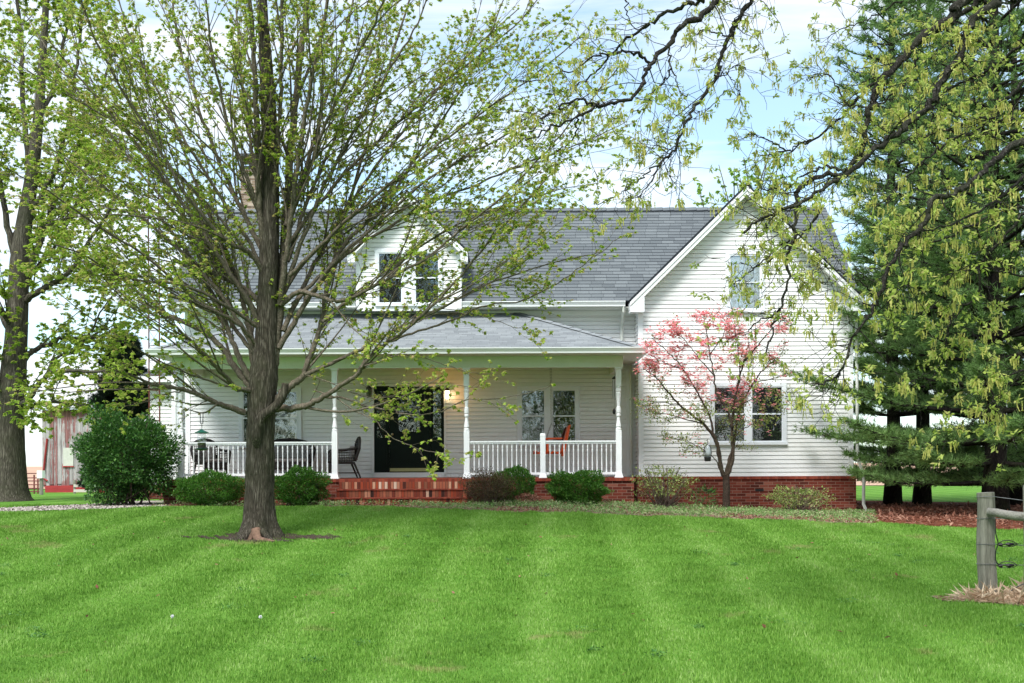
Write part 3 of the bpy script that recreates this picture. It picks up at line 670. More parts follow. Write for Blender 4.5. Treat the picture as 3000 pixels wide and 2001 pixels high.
window([wx(712,783,YM),wx(803,873,YM)],Z(1303,YM,800),Z(1146,YM,800),Z(1225,YM,800),YM,cas=.09)
window([wx(1110,1181,DY),wx(1217,1289,DY)],Z(890,DY,1200),Z(740,DY,1200),Z(815,DY,1200),DY-.003,cas=.075,par=dormer,sill=False)
window([wx(2137,2229,YW)],Z(908,YW,2180),Z(747,YW,2180),Z(828,YW,2180),YW-.003,cas=.085,blinds=True)
window([wx(2089,2182,YW),wx(2199,2292,YW)],Z(1295,YW,2190),Z(1132,YW,2190),Z(1213,YW,2190),YW-.003,cas=.085)
# front door with sidelights
dx0,dx1=X(1096,YM),X(1301,YM); dz1=Z(1131,YM,1200); dz0=Z(1384,YM,1200)
mb=MB(); mb.box(dx0-.05,dx0,YM-.05,YM,Z0,dz1+.05); mb.box(dx1,dx1+.05,YM-.05,YM,Z0,dz1+.05); mb.box(dx0,dx1,YM-.05,YM,dz1,dz1+.05)
mb.box(dx0,dx1,YM-.10,YM,Z0,dz0-.002); fr=mb.build('door_frame',M['trim'],house)
d0,d1=X(1141,YM),X(1258,YM)
mb=MB(); mb.box(dx0+.001,d0-.03,YM-.025,YM,dz0,dz1-.001); mb.box(d1+.03,dx1-.001,YM-.025,YM,dz0,dz1-.001)
for a,b in ((dx0+.04,d0-.07),(d1+.07,dx1-.04)): mb.box(a,b,YM-.035,YM-.027,dz0+.12,dz0+.66)
mb.box(d0-.028,d0-.004,YM-.055,YM,dz0,dz1-.001); mb.box(d1+.004,d1+.028,YM-.055,YM,dz0,dz1-.001)
sl=mb.build('sidelight',M['door'],house)
for a,b in ((dx0+.07,d0-.10),(d1+.10,dx1-.07)):
    MB().box(a,b,YM-.040,YM-.034,dz0+.85,dz1-.12).build('pane',M['glass'],sl)
    mb=MB(); 
    for zz in (dz0+1.15,dz0+1.45,dz0+1.72): mb.box(a,b,YM-.047,YM-.042,zz,zz+.012)
    mb.build('muntin',M['door'],sl)
mb=MB(); mb.box(d0,d1,YM-.035,YM,dz0,dz1-.02); mb.box(d0+.12,d1-.12,YM-.045,YM-.036,dz0+.25,dz0+.80); mb.box(d0+.16,d1-.16,YM-.052,YM-.046,dz0+.29,dz0+.76)
door=mb.build('front_door',M['door'],house)
gcx=(d0+d1)/2; gv=[(gcx-.27,YM-.043,dz0+.98),(gcx+.27,YM-.043,dz0+.98),(gcx+.27,YM-.043,dz0+1.66)]+[(gcx+.27*math.cos(R(a)),YM-.043,dz0+1.66+.2*math.sin(R(a))) for a in range(18,180,18)]+[(gcx-.27,YM-.043,dz0+1.66)]
MB().add(gv,[tuple(range(len(gv)))]).build('pane',M['glass'],door)
mb=MB(); mb.tube([(p[0],YM-.05,p[2]) for p in gv+[gv[0]]],.014,6,False); mb.build('glass_moulding',M['door'],door)
MB().box(d0+.01,d1-.01,YM-.05,YM-.037,dz0+.025,dz0+.105).build('kick_plate',M['brass'],door)
MB().lathe((d0+.075,YM-.08,dz0+.93),[(.005,-.03),(.028,-.02),(.032,0),(.028,.02),(.005,.03)],12).tube([(d0+.075,YM-.03,dz0+.93),(d0+.075,YM-.08,dz0+.93)],.012,8).build('handle',M['brass'],door)
# downspouts
def spout(pts,name='downspout'):
    mb=MB(); pts=[np.array(p,float) for p in pts]; mb.tube(pts,[.038]*len(pts),4); return mb.build(name,M['soffit'],house)
xd=X(1822,26.0,950); spout([(xd,25.52,5.36),(xd,25.55,5.24),(xd,26.0,5.0),(xd,26.02,4.5),(xd,26.02,4.34)])
xd=X(1849,26.0,1200); spout([(xd,26.0,4.0),(xd,26.02,3.9),(xd,26.02,1.33)])
g0=P(2503,1345,25.33); 
spout([(XR+.10,25.36,5.25),(XR+.10,25.33,3.5),(XR+.10,25.33,1.85),(XR+.10,25.33,1.72),(XR+.22,25.28,1.33),(XR+.225,25.26,1.15),(XR+.21,25.24,.62),(XR+.26,25.2,.47),(XR+.46,25.1,.40)])
# side wing at left behind the porch end
mb=MB(); SX0=P(440,1200,28.5)[0]; siding(mb,(0,28.5,0),(1,0,0),(0,-1,0),1.1,3.95,rect(SX0,XL)); siding(mb,(SX0,0,0),(0,-1,0),(-1,0,0),1.1,3.95,rect(-32,-28.5)); mb.box(SX0+.02,XL+.03,28.52,32,.2,3.95)
sw=mb.build('side_wall',M['siding'],house)
MB().box(SX0-.03,XL,28.44,28.497,.2,1.1).build('brick_base',M['brick'],house)
mb=MB(); e=SX0-.3; mb.poly([(e,28.15,3.93),(XL,28.15,3.93),(XL,28.9,4.42),(e+.75,28.9,4.42)],(1,0,0),(0,.83,.55),.06); mb.poly([(e,32,3.93),(e,28.15,3.93),(e+.75,28.9,4.42),(e+.75,32,4.42)],(0,-1,0),(.83,0,.55),.06); mb.build('side_roof',M['shingle'],house)
mb=MB(); mb.box(e-.02,XL,28.06,28.14,3.80,3.95); mb.build('gutter',M['trim'],house)
window([(XL-.95,XL-.45)],2.0,3.15,2.6,28.497,cas=.08)
MB().box(X(506,27),X(518,27),26.9,27.0,1.29,3.9).build('corner_board',M['trim'],house)
# chimney
cx0,cx1=P(714,560,28.9)[0],P(803,560,28.9)[0]
ch=MB().box(cx0,cx1,28.55,29.3,7.6,P(740,520,28.9)[2]).build('chimney',M['chimney'],house)
zc=P(740,518,28.9)[2]
MB().box(cx0-.05,cx1+.05,28.5,29.35,zc+.003,zc+.09).build('chimney_cap',M['chimney'],ch)
MB().box(cx0+.05,cx1-.05,28.62,29.2,zc+.092,zc+.22).build('flue',M['black'],ch)
mb=MB(); mb.box(cx0-.1,cx1+.1,28.5,29.3,zc+.44,zc+.47); mb.poly([(cx0-.1,28.5,zc+.471),(cx1+.1,28.5,zc+.471),(cx1,28.6,zc+.55),(cx0,28.6,zc+.55)],(1,0,0),(0,0,1))
for a in (cx0+.06,cx1-.06): mb.tube([(a,28.7,zc+.2),(a,28.7,zc+.45)],.012,5)
mb.build('flue_hood',M['black'],ch)
# hose bib, vents
MB().box(X(1863,26.0),X(1869,26.0),25.98,26.06,1.55,1.95).build('utility_box',plain('grey_utility_box',(.25,.26,.26),.6),house)
mb=MB()
for px in (2075,2225): xx=X(px,25.3); MB().box(xx-.1,xx+.1,YW-.066,YW-.055,.93,.99).build('crawl_vent',M['black'],house)

# ================================================================== PORCH THINGS
def lantern(px,py,lit,label):
    p=P(px,py,26.0); t=thing('wall_lantern',label,'lantern',(p[0],26.06,p[2]),'wall lanterns beside the front door')
    x,y,z=p[0],25.96,p[2]
    mb=MB(); mb.box(x-.04,x+.04,26.055,26.08,z-.10,z+.12); mb.tube([(x,26.06,z+.08),(x,26.0,z+.15),(x,25.96,z+.16)],.008,6); mb.lathe((x,y,z),[(.075,.10),(.03,.15),(.01,.17)],4); mb.box(x-.065,x+.065,y-.065,y+.065,z+.09,z+.10); mb.box(x-.05,x+.05,y-.05,y+.05,z-.13,z-.115)
    for a in (-1,1):
        for b in (-1,1): mb.tube([(x+a*.045,y+b*.045,z-.12),(x+a*.06,y+b*.06,z+.10)],.006,4)
    mb.build('frame',M['black'],t)
    MB().lathe((x,y,z),[(.042,-.11),(.055,.085)],4).build('glass',M['bulb'] if lit else M['glass'],t)
    if lit:
        l=bpy.data.lights.new('lantern_light','POINT'); l.energy=2.4; l.color=(1,.42,.10); l.shadow_soft_size=.05; lo=link(bpy.data.objects.new('lantern_light',l)); lo.parent=t; lo.location=(0,-.24,0.02)
lantern(1311,1156,True,'lit wall lantern glowing orange at the right of the front door')
lantern(1082,1150,False,'unlit black wall lantern at the left of the front door')

def wicker(name,label,cat,loc,rz,w,h=.92,group=None):
    t=thing(name,label,cat,loc,group,rz); LOC[t.name]=(0,0,0)
    hw=w/2; dp=.28
    # back: arched frame and weave
    arch=[(-hw+.04,dp,.40)]+[(-hw*math.cos(a)*1.02,dp+.08+.05*math.sin(a),.62+(h-.62)*math.sin(a)**.75) for a in np.linspace(.05,math.pi-.05,13)]+[(hw-.04,dp,.40)]
    mb=MB(); mb.tube(crom(arch,3),.034,8); 
    def top(x): return .62+(h-.62)*max(0,1-(x/hw)**2)**.42
    mb.build('back_frame',M['wicker'],t,smooth=True)
    mb=MB(); nx=int(w/.038)
    for i in range(1,nx):
        x=-hw+w*i/nx; mb.tube([(x*.96,dp,.40),(x,dp+.06,.62),(x,dp+.10,top(x)-.01)],.006,4,False)
    z=.44
    while z<h-.06:
        xx=hw*.97*(1 if z<.64 else max(.05,1-((z-.62)/(h-.62))**2.4)**.5); mb.tube([(-xx,dp+.055,z),(0,dp+.085,z),(xx,dp+.055,z)],.007,4,False); z+=.042 if z<.66 else .06
    mb.box(-hw*.92,hw*.92,dp+.02,dp+.03,.40,.56)
    mb.build('back_weave',M['wicker'],t)
    mb=MB(); mb.box(-hw+.04,hw-.04,-.26,dp,.33,.385); mb.box(-hw+.05,hw-.05,-.27,-.25,.21,.34); mb.build('seat',M['wicker'],t)
    MB().box(-hw+.09,hw-.09,-.25,dp-.02,.388,.47).build('cushion',M['cushion'],t,bevel=.03)
    MB().box(-hw+.12,hw-.12,dp-.07,dp+.01,.475,.76).build('cushion',M['cushion'],t,bevel=.03)
    for s in (-1,1):
        mb=MB(); mb.tube(crom([(s*(hw-.03),dp+.05,.70),(s*(hw+.02),.05,.66),(s*(hw+.03),-.22,.64),(s*(hw+.0),-.29,.56),(s*(hw-.02),-.28,.36)],4),.032,8)
        for i in range(9): yy=-.24+i*.055; mb.tube([(s*(hw-.02),yy,.36),(s*(hw+.015),yy,.64)],.006,4,False)
        for zz in (.42,.48,.54,.60): mb.tube([(s*(hw-.01),-.25,zz),(s*(hw-.01),dp,zz)],.006,4,False)
        mb.build('armrest',M['wicker'],t,smooth=True)
        MB().tube([(s*(hw-.06),-.23,.34),(s*(hw-.05),-.26,0)],[.026,.020],8).build('leg',M['wicker'],t)
        MB().tube([(s*(hw-.06),dp-.02,.36),(s*(hw-.05),dp+.13,0)],[.026,.018],8).build('leg',M['wicker'],t)
        MB().tube([(s*(hw-.06),-.24,.13),(s*(hw-.06),dp+.06,.13)],.012,6).build('stretcher',M['wicker'],t)
    return t
ZF=1.287
wicker('wicker_chair','dark wicker armchair turned towards the tree trunk behind the left porch railing','chair',(X(618,25.1),25.1,ZF),R(38),.66,.93,'dark wicker porch seats')
wicker('wicker_loveseat','wide dark wicker loveseat under the left porch window, partly behind the tree trunk','loveseat',(X(838,25.35),25.35,ZF),R(4),1.22,.93,'dark wicker porch seats')
wicker('wicker_chair','dark wicker armchair seen from the side, right of the second porch post','chair',(X(1000,25.0),25.0,ZF),R(-74),.62,.95,'dark wicker porch seats')
# porch swing
sx=X(1614,25.1); t=thing('porch_swing','orange red slatted porch swing hung on chains, facing left','swing',(sx,25.1,1.6))
def q(px,py,y): return P(px,py,y)
y0,y1=24.72,25.55
sw0=q(1567,1322,25.1); seat_l,seat_r=q(1568,1323,25.1),q(1640,1324,25.1); bt=q(1664,1250,25.1); 
mb=MB()
for i in range(5):
    f=i/4; p=seat_l+(seat_r-seat_l)*f; mb.box(p[0]-.045,p[0]+.045,y0,y1,p[2]-.012+.02*(f-.5)**2,p[2]+.012)
for yy in (y0+.04,y1-.08): mb.box(seat_l[0]-.04,seat_r[0]+.05,yy,yy+.04,seat_l[2]-.055,seat_l[2]-.015)
mb.build('seat',M['orange'],t)
mb=MB()
b0=seat_r+np.array((.03,0,.0)); n=9
for i in range(n):
    f=(i+.5)/n; p=b0+(bt-b0)*f; d=unit(bt-b0)*.033; o=np.array((.012,0,-.003))
    vs=[p-d-o,p+d-o,p+d+o,p-d+o]; a=[(v[0],y0,v[2]) for v in vs]; b=[(v[0],y1,v[2]) for v in vs]
    mb.add(a+b,[(0,1,2,3),(7,6,5,4),(0,4,5,1),(1,5,6,2),(2,6,7,3),(3,7,4,0)])
for yy in (y0+.02,y1-.05):
    o=np.array((.02,0,0)); vs=[b0+(0.01,0,-.10)-o,bt+(0,0,.03)-o,bt+(0,0,.03)+o,b0+(0.01,0,-.10)+o]; a=[(v[0]+.025,yy,v[2]) for v in vs]; b=[(v[0],yy+.035,v[2]) for v in a]
    mb.add(a+b,[(0,1,2,3),(7,6,5,4),(0,4,5,1),(1,5,6,2),(2,6,7,3),(3,7,4,0)])
mb.build('backrest',M['orange'],t)
for yy in (y0,y1-.05):
    mb=MB(); a=q(1598,1285,25.1); b=q(1646,1288,25.1); mb.box(a[0],b[0],yy-.01,yy+.07,a[2]-.015,a[2]+.012); mb.box(a[0]+.02,a[0]+.06,yy+.01,yy+.05,seat_l[2],a[2]-.015); mb.build('armrest',M['orange'],t)
    ya=yy+.03; top=(sx,ya,3.93); kn=(q(1617,1237,25.1)[0],ya,q(1617,1237,25.1)[2]); e1=(q(1643,1286,25.1)[0],ya,q(1643,1286,25.1)[2]); e2=(q(1601,1283,25.1)[0],ya,q(1601,1283,25.1)[2])
    mb=MB()
    for A_,B_ in ((top,kn),(kn,e1),(kn,e2)):
        A_=np.array(A_);B_=np.array(B_); L_=np.linalg.norm(B_-A_); m_=int(L_/.035)
        for i in range(m_):
            c0=A_+(B_-A_)*i/m_; c1=A_+(B_-A_)*(i+1.25)/m_; o=np.array((.009,0,0)) if i%2 else np.array((0,.009,0)); mb.tube([c0,c0+o*.9+(c1-c0)*.25,c0+o*.9+(c1-c0)*.75,c1],.0035,4,False); mb.tube([c0,c0-o*.9+(c1-c0)*.25,c0-o*.9+(c1-c0)*.75,c1],.0035,4,False)
    mb.build('chain',M['chain'],t)
# wind chime
c=q(1800,1108,24.35); t=thing('wind_chime','black and silver wind chime hanging at the right porch post','wind chime',(c[0],24.35,c[2]))
MB().lathe(c,[(.055,-.02),(.06,-.01),(.05,.01),(.01,.04),(.004,.05)],16).tube([c,(c[0],24.35,3.77)],.002,4).build('cap',M['black'],t)
for i in range(5):
    a=i*1.256; x,y=c[0]+.04*math.cos(a),c[1]+.04*math.sin(a); MB().tube([(x,y,c[2]-.05),(x,y,c[2]-.38-.03*i)],.009,8).build('tube',M['chain'],t)
zs=q(1798,1205,24.35)[2]; mb=MB(); mb.tube([c,(c[0],24.35,zs)],.0015,4); mb.lathe((c[0]-.01,24.35,zs),[(.004,-.07),(.026,-.06),(.036,-.02),(.034,.02),(.018,.055),(.004,.07)],12); mb.build('sail',M['black'],t)

# ================================================================== YARD THINGS
# lattice antenna tower
tb=P(456,1400,27.2); t=thing('antenna_tower','tall rusty lattice antenna tower beside the left end of the house','tower',(tb[0],27.2,.68))
tz0,tz1=.66,P(456,455,27.2)[2]; rr=.15; legs=[(tb[0]-.13,27.12),(tb[0]+.06,27.35),(tb[0]+.145,27.1)]
for (lx,ly) in legs: MB().tube([(lx,ly,tz0),(lx,ly,tz1)],.017,6).build('leg',M['rust'],t)
mb=MB(); z=tz0+.2; i=0
while z<tz1-.3:
    for k in range(3):
        a,b=legs[k],legs[(k+1)%3]
        mb.tube([(a[0],a[1],z),(b[0],b[1],z)],.006,4,False); mb.tube([(a[0],a[1],z+(0 if i%2 else .38)),(b[0],b[1],z+(.38 if i%2 else 0))],.005,4,False)
    z+=.38; i+=1
mb.build('bracing',M['rust'],t)
# barn
YB=53; bp=P(125,1443,YB); bx0=bp[0]; bx1=bx0+3.4; bz0=.27; bz1=P(125,1198,YB)[2]
barn=thing('barn','small weathered barn of grey boards with flaking red paint behind the dark shrub','barn',(bx0,YB,bz0))
x=bx0; mb=MB(); rr_=random.Random(4)
while x<bx1-.02:
    w=.17+.05*rr_.random(); x1=min(x+w,bx1); d=.012*rr_.random(); zb=bz0+.36+.12*rr_.random()*(rr_.random()<.5)
    lean=.0; mb.box(x+.006,x1-.004,YB-.03-d,YB,zb,bz1); x=x1
mb.build('wall',M['barn'],barn)
MB().box(bx0,bx1,YB+.004,YB+3.8,bz0+.3,bz1-.03).build('side_wall',M['barn'],barn)
MB().box(bx0+.15,bx1,YB-.07,YB-.035,bz0,bz0+.37).build('base_board',M['redpaint'],barn)
mb=MB(); mb.poly([(bx0-.32,YB-.35,bz1+.02),(bx1+.3,YB-.35,bz1+.10),(bx1+.3,YB+4.2,bz1+.35),(bx0-.32,YB+4.2,bz1+.28)],(1,0,0),(0,1,0),.12); mb.build('roof',M['tinroof'],barn)
wp=P(187,1365,YB); MB().box(wp[0],wp[0]+.5,YB-.08,YB-.05,wp[2],wp[2]+.9).build('window',plain('pale_board',(.55,.54,.48),.8),barn)
MB().box(wp[0]-.04,wp[0]+.54,YB-.10,YB-.075,wp[2]-.06,wp[2]-.01).build('window_sill',M['redpaint'],barn)
mb=MB(); mb.tube([(bx0+.27,YB-.09,bz0+2.7),(bx0+.05,YB-.09,bz0+.75),(bx0+.28,YB-.1,bz0+.6)],.05,4); mb.build('leaning_board',M['redpaint'],barn)
# red pipe gate
gy=50; a=P(58,1400,gy); b=P(124,1400,gy); t=thing('pipe_gate','rusty red pipe livestock gate left of the barn','gate',(a[0],gy,.3))
mb=MB()
for py in (1387,1400,1409,1420,1431,1440): zz=P(90,py,gy)[2]; mb.tube([(a[0]-.6,gy,zz),(b[0],gy,zz)],.028,6)
mb.build('rail',M['gate'],t)
mb=MB()
for px in (68,100,111,122): xx=P(px,1400,gy)[0]; mb.tube([(xx,gy,.28),(xx,gy,P(90,1391,gy)[2])],.035,6)
mb.build('upright',M['gate'],t)
# box on post
c=P(121,1390,46); zg=float(gz(c[0],46)); t=thing('feed_box','white box on a wooden post beside the red pipe gate','box',(c[0],46,zg))
MB().tube([(c[0],46,zg),(c[0],46,c[2]-.16)],.085,8).build('post',M['oldwood'],t); MB().box(c[0]-.13,c[0]+.10,45.85,46.15,c[2]-.16,c[2]+.17).build('box',M['white_box'],t)
# white board low fence near barn
c=P(232,1430,50); t=thing('board_fence','low pale board fence between the barn and the dark shrub','fence',(c[0],50,.28))
for zz in (.38,.62): MB().box(c[0]-.25,c[0]+.9,49.97,50.0,zz,zz+.13).build('board',plain('pale_fence_board',(.55,.50,.44),.9),t)
for xx in (c[0]-.28,c[0]+.4): MB().box(xx,xx+.09,50.002,50.08,.25,.95).build('post',M['oldwood'],t)
# near fence at right
FY=11.95; fx=P(2890,1700,FY)[0]; fz=float(gz(fx,FY)); ft=P(2890,1443,FY)[2]
fence=thing('wooden_fence','weathered round post fence with one round rail and black insulators at the right edge','fence',(fx,FY,fz))
mb=MB(); z=np.linspace(-.1,ft-fz,14); pts=[(fx+.008*math.sin(k*.7)-.012*(k-7)/7,FY,fz+h_) for k,h_ in enumerate(z)]
v,f=tube_np(np.array(pts),[.103-.0008*k for k in range(14)],20,True,.03); mb.add(v,f); p1=mb.build('post',M['oldwood'],fence,smooth=False)
a=P(2893,1499,11.82); b=P(3120,1532,11.35); mb=MB(); v,f=tube_np(np.array([a+(b-a)*k/8+np.array((0,0,.004*math.sin(k*2))) for k in range(9)]),[.043,.046,.048,.05,.05,.051,.05,.05,.052],14,True,.04); mb.add(v,f); mb.build('rail',M['rail'],fence,smooth=True)
mb=MB(); p2=P(3012,1700,11.6); v,f=tube_np(np.array([(p2[0],11.6,fz-.1),(p2[0]+.01,11.6,.6),(p2[0],11.6,1.35)]),[.05,.05,.05],12,True,.04); mb.add(v,f); mb.build('post',M['oldwood'],fence)
M['wire']=plain('steel_fence_wire',(.22,.23,.23),.5,.2,30,0,metal=.5)
for py,ln in ((1456,1),(1519,1),(1594,1),(1652,1),(1722,0)):
    c=P(2890,py,FY); ring=[(fx+.107*math.cos(a_),FY+.107*math.sin(a_),c[2]-.006*math.sin(a_*1)) for a_ in np.linspace(0,2*math.pi,19)]
    mb=MB(); mb.tube(ring,.0035,4,False)
    if ln: e=P(3060,py+(18 if py<1500 else 6),11.6); mb.tube([(fx+.10,FY-.04,c[2]),(e[0],11.6,e[2])],.004,4)
    mb.build('wire',M['wire'],fence)
for py in (1595,1657):
    c0=P(2922,py,11.85); mb=MB(); k_=.012
    mb.tube([P(2918,py,11.9),P(2985,py-2,11.75)],.004,5)
    mb.tube(crom([P(2922,py-1,11.85),P(2940,py-11,11.83),P(2962,py-11,11.8),P(2980,py-2,11.75)],4),.005,5)
    mb.tube(crom([P(2922,py+1,11.85),P(2935,py+6,11.83),P(2965,py+6,11.8),P(2980,py,11.75)],4),.004,5)
    mb.tube([P(2926,py+1,11.85),P(2937,py,11.83)],[.02,.018],8); mb.tube([P(2946,py-1,11.82),P(2956,py,11.81),P(2970,py-1,11.8)],[.012,.022,.014],8)
    mb.build('insulator',M['black'],fence)
mb=MB(); mb.tube(crom([P(2916,1522,11.85),P(2917,1560,11.83),P(2924,1592,11.84),P(2917,1615,11.84),P(2917,1640,11.84),P(2926,1656,11.84)],4),.006,6); mb.build('cable',M['black'],fence)
mb=MB(); mb.tube([P(2945,1745,11.8),P(2975,1722,11.7),P(3010,1705,11.6)],.007,5); mb.build('guy_wire',M['wire'],fence)
# straw
r=np.random.default_rng(11); n=2600; a=r.random(n)*6.283; q_=np.sqrt(r.random(n)); sxp=5.72+.75*q_*np.cos(a); syp=11.72+.26*q_*np.sin(a)-.06*(sxp-5.4)
hh=.20*np.clip(1-q_**2,0,1)*(.6+.4*np.sin(sxp*9)); pos=np.stack([sxp,syp,gz(sxp,syp)+hh*r.random(n)],-1)
d=np.stack([r.normal(size=n),r.normal(size=n)*.8,r.normal(size=n)*.45+.05],-1)
V,Fa=leaves_np(pos,d,.10+.16*r.random(n),np.array([(-.022,0,0),(.022,0,0),(.03,.5,.09),(0,1,0),(-.02,.5,.09)]),np.array([(0,1,2,4,3)])[:,[0,1,2,3,4]][:, [0,1,2,4]],r)
tag(bulk('straw',V,Fa,M['straw']),'dry tan straw heaped at the foot of the wooden fence post','straw',kind='stuff')
sheetk=lambda x,y:(((x-5.65)/.95)**2+((y-11.75)/.36)**2+.2*np.sin(x*9))<1
sheet('straw_ground',sheetk,(4.5,7,11.2,12.3),M['bed'],.012,.05)

# bird feeders
fp=P(591,1266,16.6); t=thing('bird_feeder','green capped tube bird feeder hanging from the big maple branch','bird feeder',(fp[0],fp[1],fp[2]),'hanging bird feeders')
sc=fp[1]/F; b=P(591,1316,16.6)[2]-fp[2]
MB().lathe(fp,[(.105,-.012),(.108,-.004),(.07,.012),(.03,.032),(.012,.045),(.004,.05)],20).build('cap',M['green_metal'],t,smooth=True)
MB().lathe(fp,[(.066,b+.02),(.066,-.012)],16).build('tube',M['glass'],t,smooth=True)
MB().lathe(fp,[(.06,b+.02),(.06,b*.62)],16).build('seed',M['seed'],t)
MB().lathe(fp,[(.03,b-.02),(.075,b-.008),(.10,b+.004),(.10,b+.012),(.05,b+.022),(.02,b+.022)],20).build('tray',M['green_dark'],t,smooth=True)
mb=MB(); tp=P(591,1210,16.6)[2]
for s_ in (-1,1): mb.tube([(fp[0]+s_*.022,16.6,tp),(fp[0]+s_*.02,16.6,P(591,1240,16.6)[2])],.007,5)
mb.tube([(fp[0]-.022,16.6,P(591,1240,16.6)[2]),(fp[0]+.022,16.6,P(591,1240,16.6)[2])],.007,5)
for i in range(3): zz=P(591,1243+i*6,16.6)[2]; mb.tube([(fp[0]+.01*math.cos(a_),16.6,zz-.013+.013*math.sin(a_)) for a_ in np.linspace(0,6.28,9)],.0025,4,False)
mb.build('hanger',M['black'],t)
fp=P(2073,1325,23.4); t=thing('bird_feeder','dark rounded bird feeder hanging in the pink dogwood','bird feeder',tuple(fp),'hanging bird feeders')
MB().lathe(fp,[(.045,-.20),(.07,-.19),(.075,-.12),(.07,-.10)],14).build('tray',M['black'],t)
MB().lathe(fp,[(.055,-.10),(.075,-.02),(.07,.06),(.045,.13),(.015,.16)],14).build('bottle',plain('clear_feeder_bottle',(.42,.46,.48),.2,.15,30,0),t,smooth=True)
mb=MB()
for s_ in (-1,1): mb.tube(crom([(fp[0]+s_*.07,23.4,fp[2]-.12),(fp[0]+s_*.085,23.4,fp[2]),(fp[0]+s_*.06,23.4,fp[2]+.12),(fp[0],23.4,fp[2]+.17)],4),.008,5)
mb.tube([(fp[0],23.4,fp[2]+.17),(fp[0],23.4,fp[2]+.30)],.006,5); mb.build('frame',M['black'],t)

# ================================================================== TREES
def maple_bits(T,paths,parent_r=None): pass
# ---- big front maple: limbs traced as (photo x, y) in 2351-px units, depth 17 m
TY=17.0
big=Tree(21)
mt=thing('maple_tree','large maple with furrowed trunk and spreading limbs standing on the front lawn','tree',(P(765,1500,TY)[0],TY,.47))
# trunk with buttressed foot
tp=[(596,1240),(596,1222),(596,1195),(596,1150),(597,1080),(598,1000),(601,930),(605,870),(610,800),(613,730),(616,640),(619,540),(620,440),(620,340),(616,240),(610,140),(604,40),(600,-80),(596,-220),(590,-380)]
tr_=[.37,.325,.285,.256,.246,.238,.238,.25,.20,.18,.17,.165,.155,.145,.13,.115,.085,.07,.05,.03]
q_=crom([PD(x,y,TY) for x,y in tp],5); rr_=np.interp(np.linspace(0,1,len(q_)),np.linspace(0,1,len(tr_)),tr_)*.90
seg=44; t_,U_,V_=frames(q_); a_=np.arange(seg)*2*math.pi/seg
zz_=q_[:,2]; fl=np.clip((1.05-zz_)/.55,0,1)
ang=a_[None,:]; rad_=rr_[:,None]*(1+fl[:,None]**2.2*.30*np.maximum(0,np.cos(ang*3+.9+np.sin(ang)))**1.5+fl[:,None]*.10*np.sin(ang*5+2))
ridge=np.sin(ang*17+2.2*np.sin(zz_[:,None]*2.1+ang*2)+1.3*np.sin(zz_[:,None]*5.3))*.018+.012*np.sin(ang*29+3*np.sin(zz_[:,None]*4+1))
rad_=rad_*(1+ridge*1.6)+rng.normal(size=rad_.shape)*.0025
Vt=q_[:,None,:]+rad_[:,:,None]*(np.cos(ang)[:,:,None]*np.array((1,0,0))+np.sin(ang)[:,:,None]*np.array((0,1,0)))
i_=np.arange(len(q_)-1)[:,None]*seg; k_=np.arange(seg)[None,:]; j_=(k_+1)%seg
bulk('trunk',Vt.reshape(-1,3),np.stack([i_+k_,i_+j_,i_+seg+j_,i_+seg+k_],-1).reshape(-1,4),M['barkmaple'],mt,smooth=True)
# bare surface roots
mb=MB()
for (pts,r0) in (([(596,1205),(606,1222),(622,1230),(648,1237)],.085),([(585,1205),(572,1219),(552,1228),(538,1234)],.075),([(612,1205),(632,1218),(650,1224),(690,1228)],.06),([(590,1200),(588,1222),(585,1238)],.055),([(578,1212),(556,1222),(520,1229)],.05)):
    n=len(pts); w=[PD(x,y,TY) for x,y in pts]; w=[np.array((p[0],TY-.30-.085*i,gz(p[0],TY-.25)+.05*(n-1-i)/n+(.10 if i==0 else -.02))) for i,p in enumerate(w)]
    c=crom(w,5); v,f=tube_np(c,np.linspace(r0,.02,len(c)),10,True,.08); mb=MB().add(v,f); mb.build('root',M['root'] if r0 in (.085,.055) else M['barkmaple'],mt,smooth=True)
